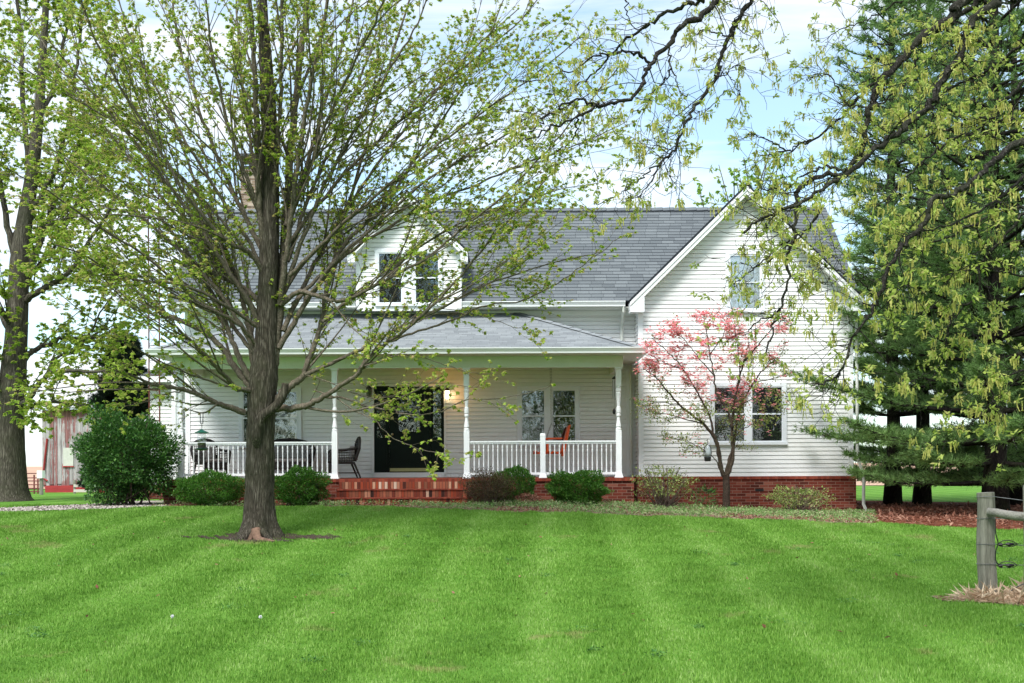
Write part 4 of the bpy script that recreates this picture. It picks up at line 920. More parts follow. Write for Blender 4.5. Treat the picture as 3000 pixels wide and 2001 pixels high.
# limbs: (points, dy, r0, r1)
LB=[
 ([(562,947),(530,937),(499,926),(467,911),(429,896),(392,889),(350,882),(305,862),(262,850)],-1.2,.066,.018),
 ([(590,905),(572,897),(541,891),(519,866),(501,850),(470,815),(430,775),(385,735),(330,690)],-1.9,.062,.014),
 ([(592,900),(572,884),(541,846),(510,800),(470,765),(420,738),(395,728),(340,690),(280,640),(215,600)],1.2,.085,.016),
 ([(592,888),(562,850),(540,800),(525,760),(500,700),(455,620),(400,540),(330,460)],.6,.075,.016),
 ([(600,880),(580,830),(575,770),(560,700),(545,640),(510,560),(470,470),(430,370),(400,280),(370,170)],1.8,.075,.014),
 ([(608,800),(590,740),(570,690),(530,630),(480,560),(420,470),(345,370),(270,280),(190,190),(110,90)],-1.1,.062,.012),
 ([(612,720),(592,690),(562,662),(500,630),(440,600),(350,520),(250,440),(160,380),(60,320)],2.1,.058,.012),
 ([(612,650),(590,600),(562,572),(530,560),(470,500),(410,420),(340,300),(270,190),(210,70),(180,-20)],-2.2,.060,.012),
 ([(613,600),(580,530),(535,440),(490,340),(450,230),(415,110),(395,0),(380,-110)],.8,.058,.014),
 ([(615,540),(590,470),(560,390),(525,290),(500,180),(480,70),(470,-60)],-1.3,.052,.014),
 ([(612,480),(588,400),(570,300),(555,190),(545,80),(540,-60)],1.6,.05,.014),
 ([(600,760),(550,720),(480,680),(400,650),(300,640),(200,590),(120,560)],-2.5,.045,.010),
 ([(605,830),(565,790),(520,720),(490,640),(450,540),(380,430),(310,330),(240,230),(170,110)],2.8,.05,.010),
 ([(560,572),(520,520),(440,430),(330,330),(230,260),(120,200),(20,130)],-1.5,.03,.009),
 ([(480,560),(430,540),(350,500),(260,480),(160,450),(70,440)],-.6,.022,.007),
 # second leader and uprights
 ([(618,880),(632,800),(642,700),(651,600),(657,500),(664,400),(672,300),(686,170),(702,40),(715,-100)],.5,.115,.05),
 ([(640,700),(655,600),(668,500),(680,400),(700,280),(722,160),(748,30),(768,-90)],-1.2,.06,.025),
 ([(616,640),(600,520),(592,420),(590,320),(586,200),(580,80),(570,-60)],-.8,.07,.035),
 ([(622,500),(634,400),(640,300),(645,180),(648,60),(650,-80)],-1.0,.05,.025),
 ([(655,520),(690,420),(722,320),(750,220),(790,90),(820,-40)],1.5,.05,.018),
 # right limbs
 ([(629,938),(660,938),(692,934),(712,928),(743,911),(780,886),(818,861),(832,840),(865,804),(893,784),(950,742),(1000,695),(1060,630),(1130,545),(1200,470),(1290,370)],-1.5,.074,.010),
 ([(625,925),(654,898),(680,876),(698,862),(706,830),(722,795),(738,740),(752,660),(772,570),(800,470),(835,350),(868,230),(905,110),(940,0),(965,-90)],.9,.078,.014),
 ([(743,911),(788,914),(846,934),(905,941),(920,951),(1000,948),(1065,921),(1130,916),(1200,905),(1268,885)],-1.6,.024,.005),
 ([(720,895),(768,912),(810,940),(860,966),(905,1006),(970,1033),(1030,1041)],-1.9,.015,.004),
 ([(705,862),(760,880),(820,905),(880,915),(960,890),(1040,885),(1110,890)],-1.3,.013,.004),
 ([(645,700),(680,672),(705,672),(740,682),(768,692),(805,683),(855,660),(905,632),(980,592),(1055,529),(1130,472),(1230,372),(1330,262),(1420,150)],-2.2,.055,.009),
 ([(640,800),(675,740),(705,690),(742,640),(790,562),(830,520),(880,480),(930,400),(985,320),(1050,220),(1110,110),(1160,-10)],.6,.06,.010),
 ([(655,660),(690,560),(730,460),(780,360),(840,250),(900,150),(960,50),(1000,-60)],-.9,.05,.010),
 ([(650,760),(700,650),(760,540),(830,430),(910,320),(1000,210),(1090,110),(1190,20)],2.4,.055,.010),
 ([(660,600),(700,480),(745,370),(800,240),(850,120),(890,-20)],1.9,.05,.012),
 ([(655,640),(720,580),(800,500),(900,420),(1010,330),(1120,250),(1230,170),(1340,80)],-1.6,.045,.008),
 ([(700,862),(760,835),(830,800),(900,760),(1000,715),(1090,665),(1180,630),(1280,600),(1380,580)],1.4,.045,.007),
 ([(740,740),(800,690),(880,640),(960,570),(1060,510),(1170,470),(1270,440),(1370,420)],2.0,.035,.007),
 ([(700,690),(770,600),(860,520),(960,430),(1070,360),(1180,300),(1290,250),(1400,190)],.2,.04,.008),
 ([(893,784),(960,760),(1040,735),(1120,700),(1200,690),(1280,650),(1350,600),(1425,545)],-1.8,.026,.005),
 ([(950,742),(1010,720),(1080,720),(1150,740),(1210,760)],-1.0,.012,.004),
 ([(830,843),(880,820),(940,815),(1000,830),(1060,850),(1130,860)],-.8,.014,.004),
 ([(668,500),(712,380),(760,260),(815,140),(870,30),(900,-80)],-2.4,.04,.012),
 ([(429,896),(380,905),(330,925),(280,935)],-.8,.016,.005),
 ([(480,918),(440,935),(415,945)],-.3,.012,.004),
 ([(600,840),(560,760),(510,680),(440,600),(350,520),(240,430),(130,350),(20,290)],.2,.05,.010),
 ([(606,760),(570,690),(500,600),(410,500),(310,380),(210,250),(120,130),(50,20)],2.6,.05,.010),
 ([(612,640),(575,560),(510,460),(430,330),(350,190),(290,60),(260,-60)],-.4,.045,.010),
 ([(600,800),(540,740),(450,690),(350,600),(230,520),(110,440),(0,380)],-3.0,.045,.008),
 ([(660,560),(730,470),(830,360),(950,250),(1070,150),(1180,60),(1270,-40)],.8,.045,.008),
 ([(670,700),(750,620),(860,540),(980,470),(1100,420),(1220,370),(1330,330),(1440,280)],1.0,.04,.007),
 ([(541,891),(500,880),(440,860),(370,830),(300,790),(250,770)],-1.6,.025,.006),
]
L1=[]
for pts,dy,r0,r1 in LB:
    x0,y0_=pts[0]; q,rd=big.limb(pts,TY,dy,r0*.82,r1*.9,seg=8,wig=.008); L1.append((q,rd,r0))
    if r0>=.028 and len(pts)>5:
        Lq=np.linalg.norm(np.diff(q,axis=0),axis=1).sum()
        for p in big.shoots(q,rd,2+int(Lq*.8),(1.8,3.6),17,(.03*np.sign(q[-1][0]-q[0][0]),0,.07),t0=.15,t1=.75,wig=.018,rmul=.5): L1.append((p[0],p[1],.02))
for q,rd,r0 in L1:
    Ln=np.linalg.norm(np.diff(q,axis=0),axis=1).sum()
    n2=int(Ln*(3.4 if r0>.03 else 3.2))+2
    out=np.array((q[-1][0]-q[0][0],q[-1][1]-q[0][1],0)); out=out/(np.linalg.norm(out)+.3)
    up=np.array((.12*out[0],.12*out[1],.22)) if r0>.03 else np.array((.05*out[0],0,.05))
    s2=big.shoots(q,rd,n2,(.6,1.5) if r0>.03 else (.3,.9),30,up,t0=.16)
    s3=[]
    for p in s2:
        k3=int(np.linalg.norm(np.diff(p[0],axis=0),axis=1).sum()*3.0)
        s3+=big.shoots(p[0],p[1],k3,(.18,.55),38,(.02*out[0],0,.06),seg=3,t0=.2)
    big.tufts(s2,5.2,.25); big.tufts(s3,5.6,.3)
    big.tufts([(q[int(len(q)*.55):],rd)],2.0,.2)
    if r0<.03 or q[:,2].mean()<5: big.tufts(s2+s3,1.2,.2)
# short water-shoots on the trunk and a grey burl limb
sp=[(q_[40:],rr_[40:])]
s2=big.shoots(sp[0][0],sp[0][1]*.3,46,(.25,.8),65,(0,-.1,.12),seg=3,t0=0,rmul=.06); big.tufts(s2,6,.3)
c=crom([PD(x,y,TY-.24) for x,y in ((655,880),(652,900),(642,922),(622,942),(600,958),(590,985),(588,1015),(592,1040))],5); c[-8:,1]+=np.linspace(0,.12,8); v,f=tube_np(c,np.interp(np.linspace(0,1,len(c)),[0,.5,.8,1],[.055,.075,.085,.04]),18,True,.05); MB().add(v,f).build('burl',M['barkmaple'],mt,smooth=True)
# limb carrying the feeder
c=crom([PD(x,y,16.7) for x,y in ((500,926),(490,935),(478,944),(463,948),(445,944),(430,940))],5); big.tw.add(c,np.linspace(.018,.007,len(c)),7); big.tufts([(c,None)],4)
big.tr.build('branches',M['barkbranch'],mt); big.tw.build('twigs',M['barkbranch'],mt)
maple_leaves(big,2,4,.045,M['maple'],mt)
print('maple tufts',len(big.tuft))

# ---- old maple at the left edge
LY=28.0; lt=Tree(5)
mo=thing('maple_tree','old thick trunked maple at the left edge, in front of the pipe gate','tree',(P(26,1465,LY)[0],LY,float(gz(-13,LY))))
c=crom([PD(x,y,LY) for x,y in ((22,1152),(22,1138),(22,1110),(22,1050),(21,980),(24,925),(30,860),(36,790),(41,700),(45,600),(58,500),(74,400),(88,270),(98,130),(106,0),(112,-120))],4)
rd=np.interp(np.linspace(0,1,len(c)),np.linspace(0,1,16),[.62,.52,.44,.39,.37,.37,.33,.29,.26,.24,.20,.17,.13,.10,.08,.05])
v,f=tube_np(c,rd*(1+.0),26,True,.035); MB().add(v,f).build('trunk',M['barkleft'],mo,smooth=True)
LL=[([(40,940),(55,925),(72,911),(103,866),(135,853),(198,852),(250,850)],-2,.10,.03),([(44,935),(65,935),(81,929),(110,923),(148,926),(193,930),(215,945)],-1,.06,.015),
 ([(50,830),(70,810),(90,799),(126,781),(158,776),(225,776),(279,745)],1,.09,.03),([(48,700),(76,677),(117,650),(157,623),(193,570),(240,500),(280,430)],-1.5,.10,.03),
 ([(50,640),(90,560),(120,480),(150,400),(190,310),(230,210),(260,110)],1.5,.10,.03),([(60,500),(100,440),(140,350),(160,250),(180,120),(200,0)],-1,.08,.03),
 ([(20,930),(5,900),(-20,850),(-60,800),(-110,760)],-1,.12,.03),([(30,780),(10,730),(-20,680),(-60,600),(-90,500)],1,.10,.03),([(35,760),(-10,700),(-50,690)],-2,.08,.02),
 ([(45,620),(20,540),(5,450),(-15,340),(-30,200),(-40,60)],0,.10,.04),([(70,420),(60,300),(50,180),(45,60),(40,-80)],1.5,.09,.04),([(90,270),(130,180),(150,80),(165,-60)],1,.07,.03),
 ([(103,866),(130,820),(180,800),(230,720),(270,660)],1,.05,.015),([(117,650),(180,640),(240,610),(310,600)],2,.05,.015),([(150,400),(210,370),(270,350),(330,330)],-2,.05,.015),([(40,700),(80,620),(130,560),(170,480),(200,400)],2.5,.07,.02),
 ([(50,560),(110,520),(160,500),(220,440),(270,330)],.5,.06,.02)]
for pts,dy,r0,r1 in LL:
    q,rd=lt.limb(pts,LY,dy,r0,r1,seg=7,wig=.02); Ln=np.linalg.norm(np.diff(q,axis=0),axis=1).sum()
    s2=lt.shoots(q,rd,int(Ln*3.6)+2,(.8,2.3),38,(0,0,.12),t0=.12); s3=[]
    for p in s2: s3+=lt.shoots(p[0],p[1],int(len(p[0])*.7),(.3,.8),42,(0,0,.03),seg=3,t0=.2)
    lt.tufts(s2,3.8,.25); lt.tufts(s3,4.0,.3)
lt.tr.build('branches',M['barkleft'],mo); lt.tw.build('twigs',M['barkbranch'],mo); maple_leaves(lt,3,5,.095,M['maple2'],mo)
print('left tufts',len(lt.tuft))

# ---- oak hanging in from the right: trunk stands outside the picture
OY=10.2; ok=Tree(9)
oz=float(gz(9.6,11.5)); om=thing('oak_tree','oak with dark crooked limbs and yellow green catkins, hanging in from the upper right','tree',(9.6,11.5,oz))
c=crom([(9.6,11.5,oz-.1),(9.6,11.5,oz+.3),(9.55,11.5,1.6),(9.5,11.45,3.2),(9.35,11.3,4.8),(9.2,11.2,6.6),(9.1,11.1,8.4)],5)
v,f=tube_np(c,np.interp(np.linspace(0,1,len(c)),[0,.06,.3,.7,1],[.62,.46,.38,.30,.14]),24,True,.04); MB().add(v,f).build('trunk',M['barkoak'],om,smooth=True)
HUB=P(3700,-350,11.2)
def oaklimb(src,Y0,dy,r0,r1,hub=True,seg=9):
    W=[P(x,y,Y0+dy*(i/(len(src)-1))) for i,(x,y) in enumerate(src)]
    if hub:
        h=np.array(HUB)+np.array((ok.r.normal()*.1,0,ok.r.normal()*.5)); m1=(W[0]*.5+h*.5)+np.array((0,0,.25)); W=[h,m1]+W
    r0*=.72; r1*=.7; q=crom(W,6); q=q+np.concatenate([np.zeros((1,3)),ok.r.normal(size=(len(q)-1,3))*.012]); m=len(q); t=np.linspace(0,1,m)
    rd=r0+(r1-r0)*np.clip(t*1.0,0,1)
    if hub: rd=rd*1.0+ (r0*.6)*np.clip(.25-t,0,.25)/.25
    rd=rd*(1+.12*ok.r.normal(size=m)); rd=np.maximum(rd,.004); ok.tr.add(q,rd,seg,.08); return q,rd,r0
r5=lambda l:[(2200+x/2.24,y/2.24) for x,y in l]; r6=lambda l:[(2200+x/2.24,600+y/2.24) for x,y in l]; r4=lambda l:[(1500+x/2.4125,y/2.4125) for x,y in l]
OL=[
 (r4([(1850,-150),(1700,0),(1600,140),(1550,240),(1480,400),(1430,560),(1300,750),(1230,860),(1160,1040),(1060,1140),(1000,1250),(890,1400)]),10.5,-1.0,.040,.008,1),
 (r4([(1560,-160),(1440,0),(1380,80),(1180,210),(1110,310),(980,450),(930,580),(830,700),(620,750),(450,830),(230,930),(100,1000)]),10.0,-.8,.050,.009,1),
 (r4([(1500,-60),(1350,10),(1220,40),(1040,120),(900,220),(780,300),(690,400),(560,540),(430,610),(250,680)]),10.6,.9,.036,.007,1),
 (r5([(1750,-150),(1600,20),(1450,150),(1370,350),(1250,560),(1150,700),(1000,840),(850,950),(640,1130),(500,1220),(300,1340),(130,1400),(-60,1520)]),9.5,-1.0,.062,.012,1),
 (r5([(1650,-120),(1500,0),(1350,110),(1200,170),(1130,250),(1000,380),(880,500),(700,640),(570,790),(400,920),(230,990),(50,1020)]),10.5,1.0,.050,.009,1),
 (r5([(1480,-60),(1330,110),(1130,250),(960,420),(830,560),(790,680),(770,780),(730,950),(640,1130),(480,1150),(340,1220),(290,1340),(285,1568)])+r6([(285,200),(240,350),(250,500),(190,680),(130,850),(70,1020)]),10.2,-.3,.060,.010,1),
 (r5([(2050,1000),(1792,920),(1600,1050),(1450,1200),(1300,1270),(1180,1330),(1140,1450)])+r6([(1020,250),(900,420),(830,620),(760,740),(660,900),(600,1080),(530,1150),(400,1190)]),8.8,-.6,.045,.009,1),
 (r6([(2050,100),(1792,60),(1640,250),(1500,400),(1490,600),(1330,690),(1280,850),(1275,970),(1170,1090),(1050,1185)]),9.6,.5,.026,.006,1),
 (r6([(2000,1000),(1792,1080),(1600,1150),(1560,1280),(1400,1480)]),9.0,0,.020,.005,1),
 (r5([(2000,100),(1792,280),(1600,430),(1500,490),(1350,560),(1200,700),(1150,900)]),11,1,.038,.010,1),
 (r5([(2000,700),(1792,780),(1680,800),(1500,780),(1380,820),(1170,880),(1000,940),(800,1050)]),9.5,1.0,.028,.007,1),
 (r5([(1100,380),(1000,560),(800,690),(640,690),(540,520),(430,490),(360,540)]),10.5,.6,.018,.006,0),
 (r5([(640,1130),(540,1100),(400,1120),(230,1240),(80,1240),(-40,1330)]),10.0,.4,.020,.006,0),
 (r5([(1000,10),(940,30),(800,110),(700,150),(560,210),(480,280)]),11.0,.5,.014,.005,0),
 (r5([(230,990),(120,920),(40,890),(-20,880)]),10.9,.2,.012,.004,0),(r5([(400,920),(310,940),(240,1020),(210,1100)]),10.9,.2,.012,.004,0),
 (r4([(980,450),(900,385),(800,370),(690,370),(560,420),(350,520),(60,575)]),9.8,-.3,.020,.006,0),
 (r4([(1110,320),(1130,480),(1170,600),(1230,690)]),9.8,-.3,.012,.004,0),(r4([(1130,480),(1060,600),(1000,660),(930,780),(850,800)]),9.7,.2,.012,.004,0),
 (r4([(620,750),(560,740),(430,710),(230,840),(100,960),(-120,1160)]),9.5,-.3,.018,.005,0),(r4([(450,830),(440,960),(330,1060),(220,1130),(0,1250)]),9.4,.4,.010,.004,0),
 (r4([(1540,240),(1440,240),(1350,215),(1260,290),(1180,370)]),10.3,.4,.012,.004,0),(r4([(1430,530),(1520,520),(1570,470),(1660,480)]),10.0,.3,.008,.003,0),(r4([(1440,540),(1530,530),(1590,640),(1600,680)]),10.0,.2,.007,.003,0),(r4([(1500,640),(1430,740),(1340,800),(1290,790)]),10,.2,.007,.003,0),
 (r4([(800,0),(810,90),(840,160),(900,220)]),10.4,.2,.010,.005,0),(r4([(1060,1140),(960,1220),(850,1310),(720,1390),(600,1450)]),9.6,-.2,.012,.004,0),
 (r6([(190,680),(60,760),(-40,830),(-180,900)]),9.9,.2,.012,.004,0),(r6([(480,0),(330,200),(200,300),(60,400),(-80,380)]),9.8,.5,.016,.005,0),(r6([(280,220),(180,280),(40,400),(-60,480),(-130,560)]),9.9,.2,.014,.004,0),
 (r6([(250,470),(400,480),(460,520),(520,480)]),9.8,.3,.008,.003,0),(r6([(830,620),(720,500),(560,420),(440,380)]),8.6,-.3,.010,.003,0),(r6([(1500,400),(1300,480),(1250,620),(1080,740)]),9.2,-.3,.010,.003,0),
 (r6([(1792,20),(1600,60),(1350,190),(1130,270),(990,300),(900,420)]),9.2,-.3,.020,.006,0),(r6([(1792,470),(1640,440),(1500,400),(1380,420)]),9.2,-.3,.012,.005,0),
 (r5([(1792,1230),(1650,1280),(1500,1230),(1350,1230)]),8.9,.3,.030,.012,0),
 (r5([(1792,520),(1640,680),(1500,830),(1350,900),(1200,1000),(1050,1150),(900,1300),(750,1420),(600,1500)]),10.4,-.8,.022,.006,0),
 (r5([(1792,1150),(1600,1320),(1400,1440),(1200,1500),(1000,1568)]),9.0,-.5,.018,.005,0)]
oq=[oaklimb(*a) for a in OL]
ends=[]
for q,rd,r0 in oq:
    vis=q[(q[:,0]/q[:,1]*F+HX)<3350]
    if len(vis)<4: continue
    rdv=rd[-len(vis):]; Ln=np.linalg.norm(np.diff(vis,axis=0),axis=1).sum(); cx=vis[:,0].mean()/vis[:,1].mean()*F+HX
    dens=4.4 if cx<2150 else 9.0
    s2=ok.shoots(vis,rdv,int(Ln*dens)+2,(.15,.85),50,(-.10,0,-.08),wig=.12,curv=1.1,seg=5,t0=.08,rmul=.42)
    s3=[]
    for p in s2: s3+=ok.shoots(p[0],p[1],1+int(len(p[0])*.42),(.08,.38),55,(0,0,-.03),seg=3,t0=.2,wig=.16,curv=1.2)
    ends+=[(p[0][-1],unit(p[0][-1]-p[0][-2]),cx) for p in s2+s3]+[(p[0][len(p[0])//2],unit(p[0][-1]-p[0][0]),cx) for p in s3 if ok.r.random()<(.25 if cx<2250 else .75)]
ok.tr.build('branches',M['barkoak'],om); ok.tw.build('twigs',M['barkoak'],om)
r=ok.r; ends=[e for e in ends if r.random()<(.55 if e[2]<2150 else .58)]
E=np.array([np.concatenate([e[0],e[1]]) for e in ends]); n=len(E); print('oak ends',n)
k=9; I=np.repeat(np.arange(n),k); d=E[I,3:6]*.7+r.normal(size=(n*k,3))*.75+np.array((0,0,-.05))
V,Fa=leaves_np(E[I,:3]+r.normal(size=(n*k,3))*.012,d,(.026+.036*r.random(n*k)),OVAL*np.array((.75,1,1)),OVF,r,up=.8); bulk('leaves',V,Fa,M['oakleaf'],om)
# catkins: hanging knotted ribbons
has=np.where(r.random(n)<.26)[0]; I=np.repeat(has,r.integers(5,13,len(has))); m=len(I); p=E[I,:3]+r.normal(size=(m,3))*np.array((.022,.022,.01)); Ls=.04+.055*r.random(m)
ks=6; tt=np.linspace(0,1,ks); sw=r.normal(size=(m,2))*.012
wv=.0050*(1+.45*np.sin(np.arange(ks)*2.7)); a=r.random(m)*6.28
ctr=p[:,None,:]+np.stack([sw[:,0,None]*tt**2,sw[:,1,None]*tt**2,-Ls[:,None]*tt[None]*np.ones((m,1))],-1)
off=np.stack([np.cos(a),np.sin(a),0*a],-1)[:,None,:]*wv[None,:,None]
V=np.stack([ctr-off,ctr+off],2).reshape(-1,3); base=np.arange(m)[:,None]*ks*2; j=np.arange(ks-1)[None]*2
Fa=np.stack([base+j,base+j+1,base+j+3,base+j+2],-1).reshape(-1,4); bulk('catkins',V,Fa,M['catkin'],om)

# ---- dogwood
DY_=23.5; dg=Tree(31); gzd=float(gz(P(2128,1480,DY_)[0],DY_))
dm=thing('dogwood_tree','small dogwood with pink blossom in front of the white gable wall','tree',(P(2128,1480,DY_)[0],DY_,gzd))
DLB=[([(2127,1492),(2129,1450),(2128,1415),(2127,1388)],0,.085,.075),([(2124,1400),(2112,1370),(2100,1300),(2085,1270),(2060,1240),(2035,1222),(1990,1185),(1950,1140),(1920,1105),(1885,1080)],-.5,.052,.010),
 ([(2130,1400),(2145,1350),(2146,1300),(2145,1250),(2150,1180),(2165,1110),(2180,1060),(2195,1000)],.3,.05,.010),([(2127,1400),(2137,1345),(2150,1300),(2160,1230),(2180,1170),(2210,1120),(2245,1075),(2290,1045)],.7,.045,.008),
 ([(2115,1375),(2105,1310),(2090,1265),(2080,1220),(2060,1180),(2035,1135),(2000,1080),(1960,1035),(1910,990)],.3,.035,.008),([(2146,1290),(2160,1270),(2190,1250),(2230,1232),(2275,1215)],-.6,.015,.005),
 ([(2110,1378),(2095,1345),(2072,1325),(2040,1305),(1990,1288),(1940,1275)],-.4,.014,.004),([(2145,1250),(2130,1200),(2100,1150),(2092,1100),(2080,1040),(2072,980),(2060,925)],.5,.03,.007),
 ([(2150,1180),(2168,1100),(2160,1020),(2152,955)],-.5,.02,.006),([(2060,1240),(2020,1232),(1960,1215),(1905,1205)],-.5,.018,.005),([(2180,1060),(2230,1000),(2265,960),(2300,935)],.3,.02,.006),
 ([(2140,1330),(2155,1310),(2165,1290)],.2,.012,.005),([(2210,1120),(2260,1110),(2320,1090)],-.3,.014,.005),([(2150,1200),(2200,1170),(2260,1150),(2310,1165)],-.5,.014,.004),([(1990,1185),(1930,1180),(1880,1190)],-.3,.014,.004),([(2092,1100),(2040,1040),(2000,990),(1960,960)],-.4,.014,.004),([(2000,1080),(1940,1060),(1890,1030)],-.5,.016,.005),([(2080,1040),(2120,980),(2130,930)],-.3,.014,.005)]
fl=[]
for pts,dy,r0,r1 in DLB:
    q,rd=dg.limb(pts,DY_,dy,r0,r1,K=1,seg=8,wig=.008)
    if r0>.08: continue
    Ln=np.linalg.norm(np.diff(q,axis=0),axis=1).sum(); s2=dg.shoots(q,rd,int(Ln*10)+2,(.15,.6),50,(0,0,.10),wig=.08,t0=.35,rmul=.4); s3=[]
    for p in s2: s3+=dg.shoots(p[0],p[1],2,(.08,.28),50,(0,0,.06),seg=3,wig=.1)
    for p in s2+s3:
        for z_ in (p[0][-1],p[0][len(p[0])//2]): fl.append(z_)
dg.tr.build('branches',M['barkdog'],dm); dg.tw.build('twigs',M['barkdog'],dm)
Fp=np.array(fl); px=Fp[:,0]/Fp[:,1]*F+HX; py=HY-(Fp[:,2]-EYE)/Fp[:,1]*F; r=dg.r
wl=lambda cx,cy,sx,sy:np.exp(-((px-cx)/sx)**2-((py-cy)/sy)**2)
pr=np.clip(1.5*wl(1940,1015,110,75)+1.4*wl(2130,960,130,70)+1.4*wl(2110,1140,90,40)+1.0*wl(2060,1060,90,50)+.5*wl(2260,1000,60,60)+.5*wl(2250,1280,50,30)+.06,0,.97)
pk=r.random(len(Fp))<pr; A=Fp[pk]; k=4; I=np.repeat(np.arange(len(A)),k); c=A[I]+r.normal(size=(len(I),3))*np.array((.05,.05,.03)); m=len(c)
I2=np.repeat(np.arange(m),4); an=np.tile(np.arange(4)*math.pi/2,m)+np.repeat(r.random(m)*6.28,4); tl=r.normal(size=(m,3))*.35
d=np.stack([np.cos(an),np.sin(an),.35+0*an],-1)+tl[I2]; V,Fa=leaves_np(c[I2],d,.034+.014*r.random(len(I2)),OVAL*np.array((1.25,1,1)),OVF,r,up=.3); bulk('blossom',V,Fa,M['pink'],dm)
A=Fp[~pk]; A=np.concatenate([A,Fp[pk][::3]]); I=np.repeat(np.arange(len(A)),5); V,Fa=leaves_np(A[I]+r.normal(size=(len(I),3))*.04,r.normal(size=(len(I),3))+np.array((0,0,.2)),.03+.03*r.random(len(I)),OVAL,OVF,r,up=.8); bulk('leaves',V,Fa,M['dogleaf'],dm)

# ---- pines
def pine(name,label,x,y,h,Rf,zlow,seed,mat,tuft=.13,dens=1.0,trunk_r=.24,nneed=13,whorl=.42,group='white pines right of the house',droop=-.02,bmat=None,azf=None,nw=1.0):
    r=np.random.default_rng(seed); z0=float(gz(x,y)); t=thing(name,label,'tree',(x,y,z0),group); bmat=bmat or M['barkpine']
    c=np.array([(x+.04*math.sin(k*.9),y,z0-.1+h*k/14) for k in range(15)]); rd=trunk_r*np.linspace(1,.06,15); rd[0]*=1.35
    v,f=tube_np(c,rd,14,True,.05); MB().add(v,f).build('trunk',bmat,t,smooth=True)
    tb_=Tubes(); tips=[]; z=z0+zlow
    while z<z0+h-.3:
        fz=(z-z0)/h; nb=r.integers(6,9); a0=r.random()*6.28
        for b in range(nb):
            a=a0+b*6.283/nb+r.normal()*.2; L_=Rf(z-z0)*(.72+.4*r.random())
            if azf: L_*=azf(a,z-z0)
            if L_<.25: continue
            k=max(5,int(L_/.4)); s=np.linspace(0,1,k); rise=.10+.55*fz**1.5
            pts=np.stack([x+np.cos(a)*L_*s,y+np.sin(a)*L_*s,z+L_*(rise*s*(1 if z-z0>2.2 else -.25)+droop*4*s*(1-s)+.10*s**3)],-1)+r.normal(size=(k,3))*.03*s[:,None]
            tb_.add(pts,np.linspace(.014+.012*L_,.006,k),5)
            side=np.array((-math.sin(a),math.cos(a),0)); dr=np.array((math.cos(a),math.sin(a),.12))
            nt_=int(L_*14*dens*(1.7 if z-z0<6.5 else .8))
            for _ in range(nt_):
                s1=.22+.78*r.random()**.75; f_=s1*(k-1); i=min(int(f_),k-2); p=pts[i]+(pts[i+1]-pts[i])*(f_-i); sg=1 if r.random()<.5 else -1
                l2=(.22+.5*(1-s1))*(L_*.32)*(.6+.8*r.random()); v2=unit(dr*.75+side*sg*(.5+.6*r.random())+np.array((0,0,-.12+.5*r.random()))); kk=3
                q2=p[None]+v2[None]*np.linspace(0,l2,kk)[:,None]+np.array([(0,0,0),(0,0,.01),(0,0,.05*l2)])
                tb_.add(q2,np.array((.008,.006,.004)),3); nn_=max(3,int(l2*11*dens))
                for w_ in np.linspace(.25,1,nn_): tips.append(np.concatenate([p+v2*l2*w_+r.normal(size=3)*(.05,.05,.03),unit(v2+np.array((0,0,.35)))]))
        z+=whorl*(.75+.5*r.random())
    tb_.build('limbs',bmat,t); A=np.array(tips); m=len(A); print(name,'tips',m)
    I=np.repeat(np.arange(m),nneed); d=A[I,3:6]*.85+r.normal(size=(len(I),3))*.55; T_=NEED*np.array((2.1*nw,1,1))
    V,Fa=leaves_np(A[I,:3],d,tuft*(.7+.5*r.random(len(I))),T_,NEF,r); bulk('needles',V,Fa,mat,t); return t
def RA(z): return 4.4*np.clip(1.08-(z/17.5)**2.0,0.15,1)
pA=pine('pine_tree','nearest tall pine with long soft boughs reaching across the house corner',10.65,23.6,17,RA,.75,101,M['needle'],.15,.85,.25,12,.50,azf=lambda a,z:((1.0 if 1.2<z<2.5 else (.66 if z<1.2 else .74)) if math.cos(a)<-.1 else .85))
def RB(z): return 3.3*np.clip(1.05-(z/18)**1.5,0.12,1)
def azr(a,z): return (.90 if z>8 else .72)+.28*math.cos(a)*(1 if z<8 else .5) if math.cos(a)<0 else 1
pine('pine_tree','pine behind the mulch bed, left of a pair of dark trunks',10.4,29.2,18.5,RB,.75,102,M['needle'],.19,.6,.20,8,.55,azf=azr,nw=1.6)
pine('pine_tree','pine behind the mulch bed, right of a pair of dark trunks',11.35,29.6,17.5,RB,.85,103,M['needle'],.19,.6,.21,8,.55,azf=azr,nw=1.3)
pine('pine_tree','pine furthest right behind the fence post',14.6,31.0,18,RA,.7,104,M['needle'],.2,.5,.28,8,.6,nw=1.7)
pine('spruce_tree','dark narrow spruce behind the big shrub left of the porch',-11.45,31.5,5.0,lambda z:1.25*np.clip(1.04-z/5.0,.05,1)**.7,.3,105,M['spruce'],.11,4.0,.12,11,.16,group=None,nw=1.6)

# ---- unseen pines added behind the camera so the windows mirror dark trees
def regrow(src,x,y,rz,label,group,sc=1):
    c=src.copy(); link(c); c.location=(x,y,float(gz(x,y))); c.rotation_euler=(0,0,rz); c.scale=(sc,sc,sc); c['label']=label; c['group']=group
    for ch in list(src.children):
        d=ch.copy(); link(d); d.parent=c
    return c
for i,(x,rz) in enumerate(((-17,.5),(-10,2.1),(-3.5,4.0),(3.5,1.1),(10,5.2),(17,3.2),(24,0.3))):
    regrow(pA,x,-15-2*(i%3),rz,('first','second','third','fourth','fifth','sixth','last')[i]+' pine from the left in the unseen row added behind the viewer, mirrored in the windows','added trees mirrored in the windows')

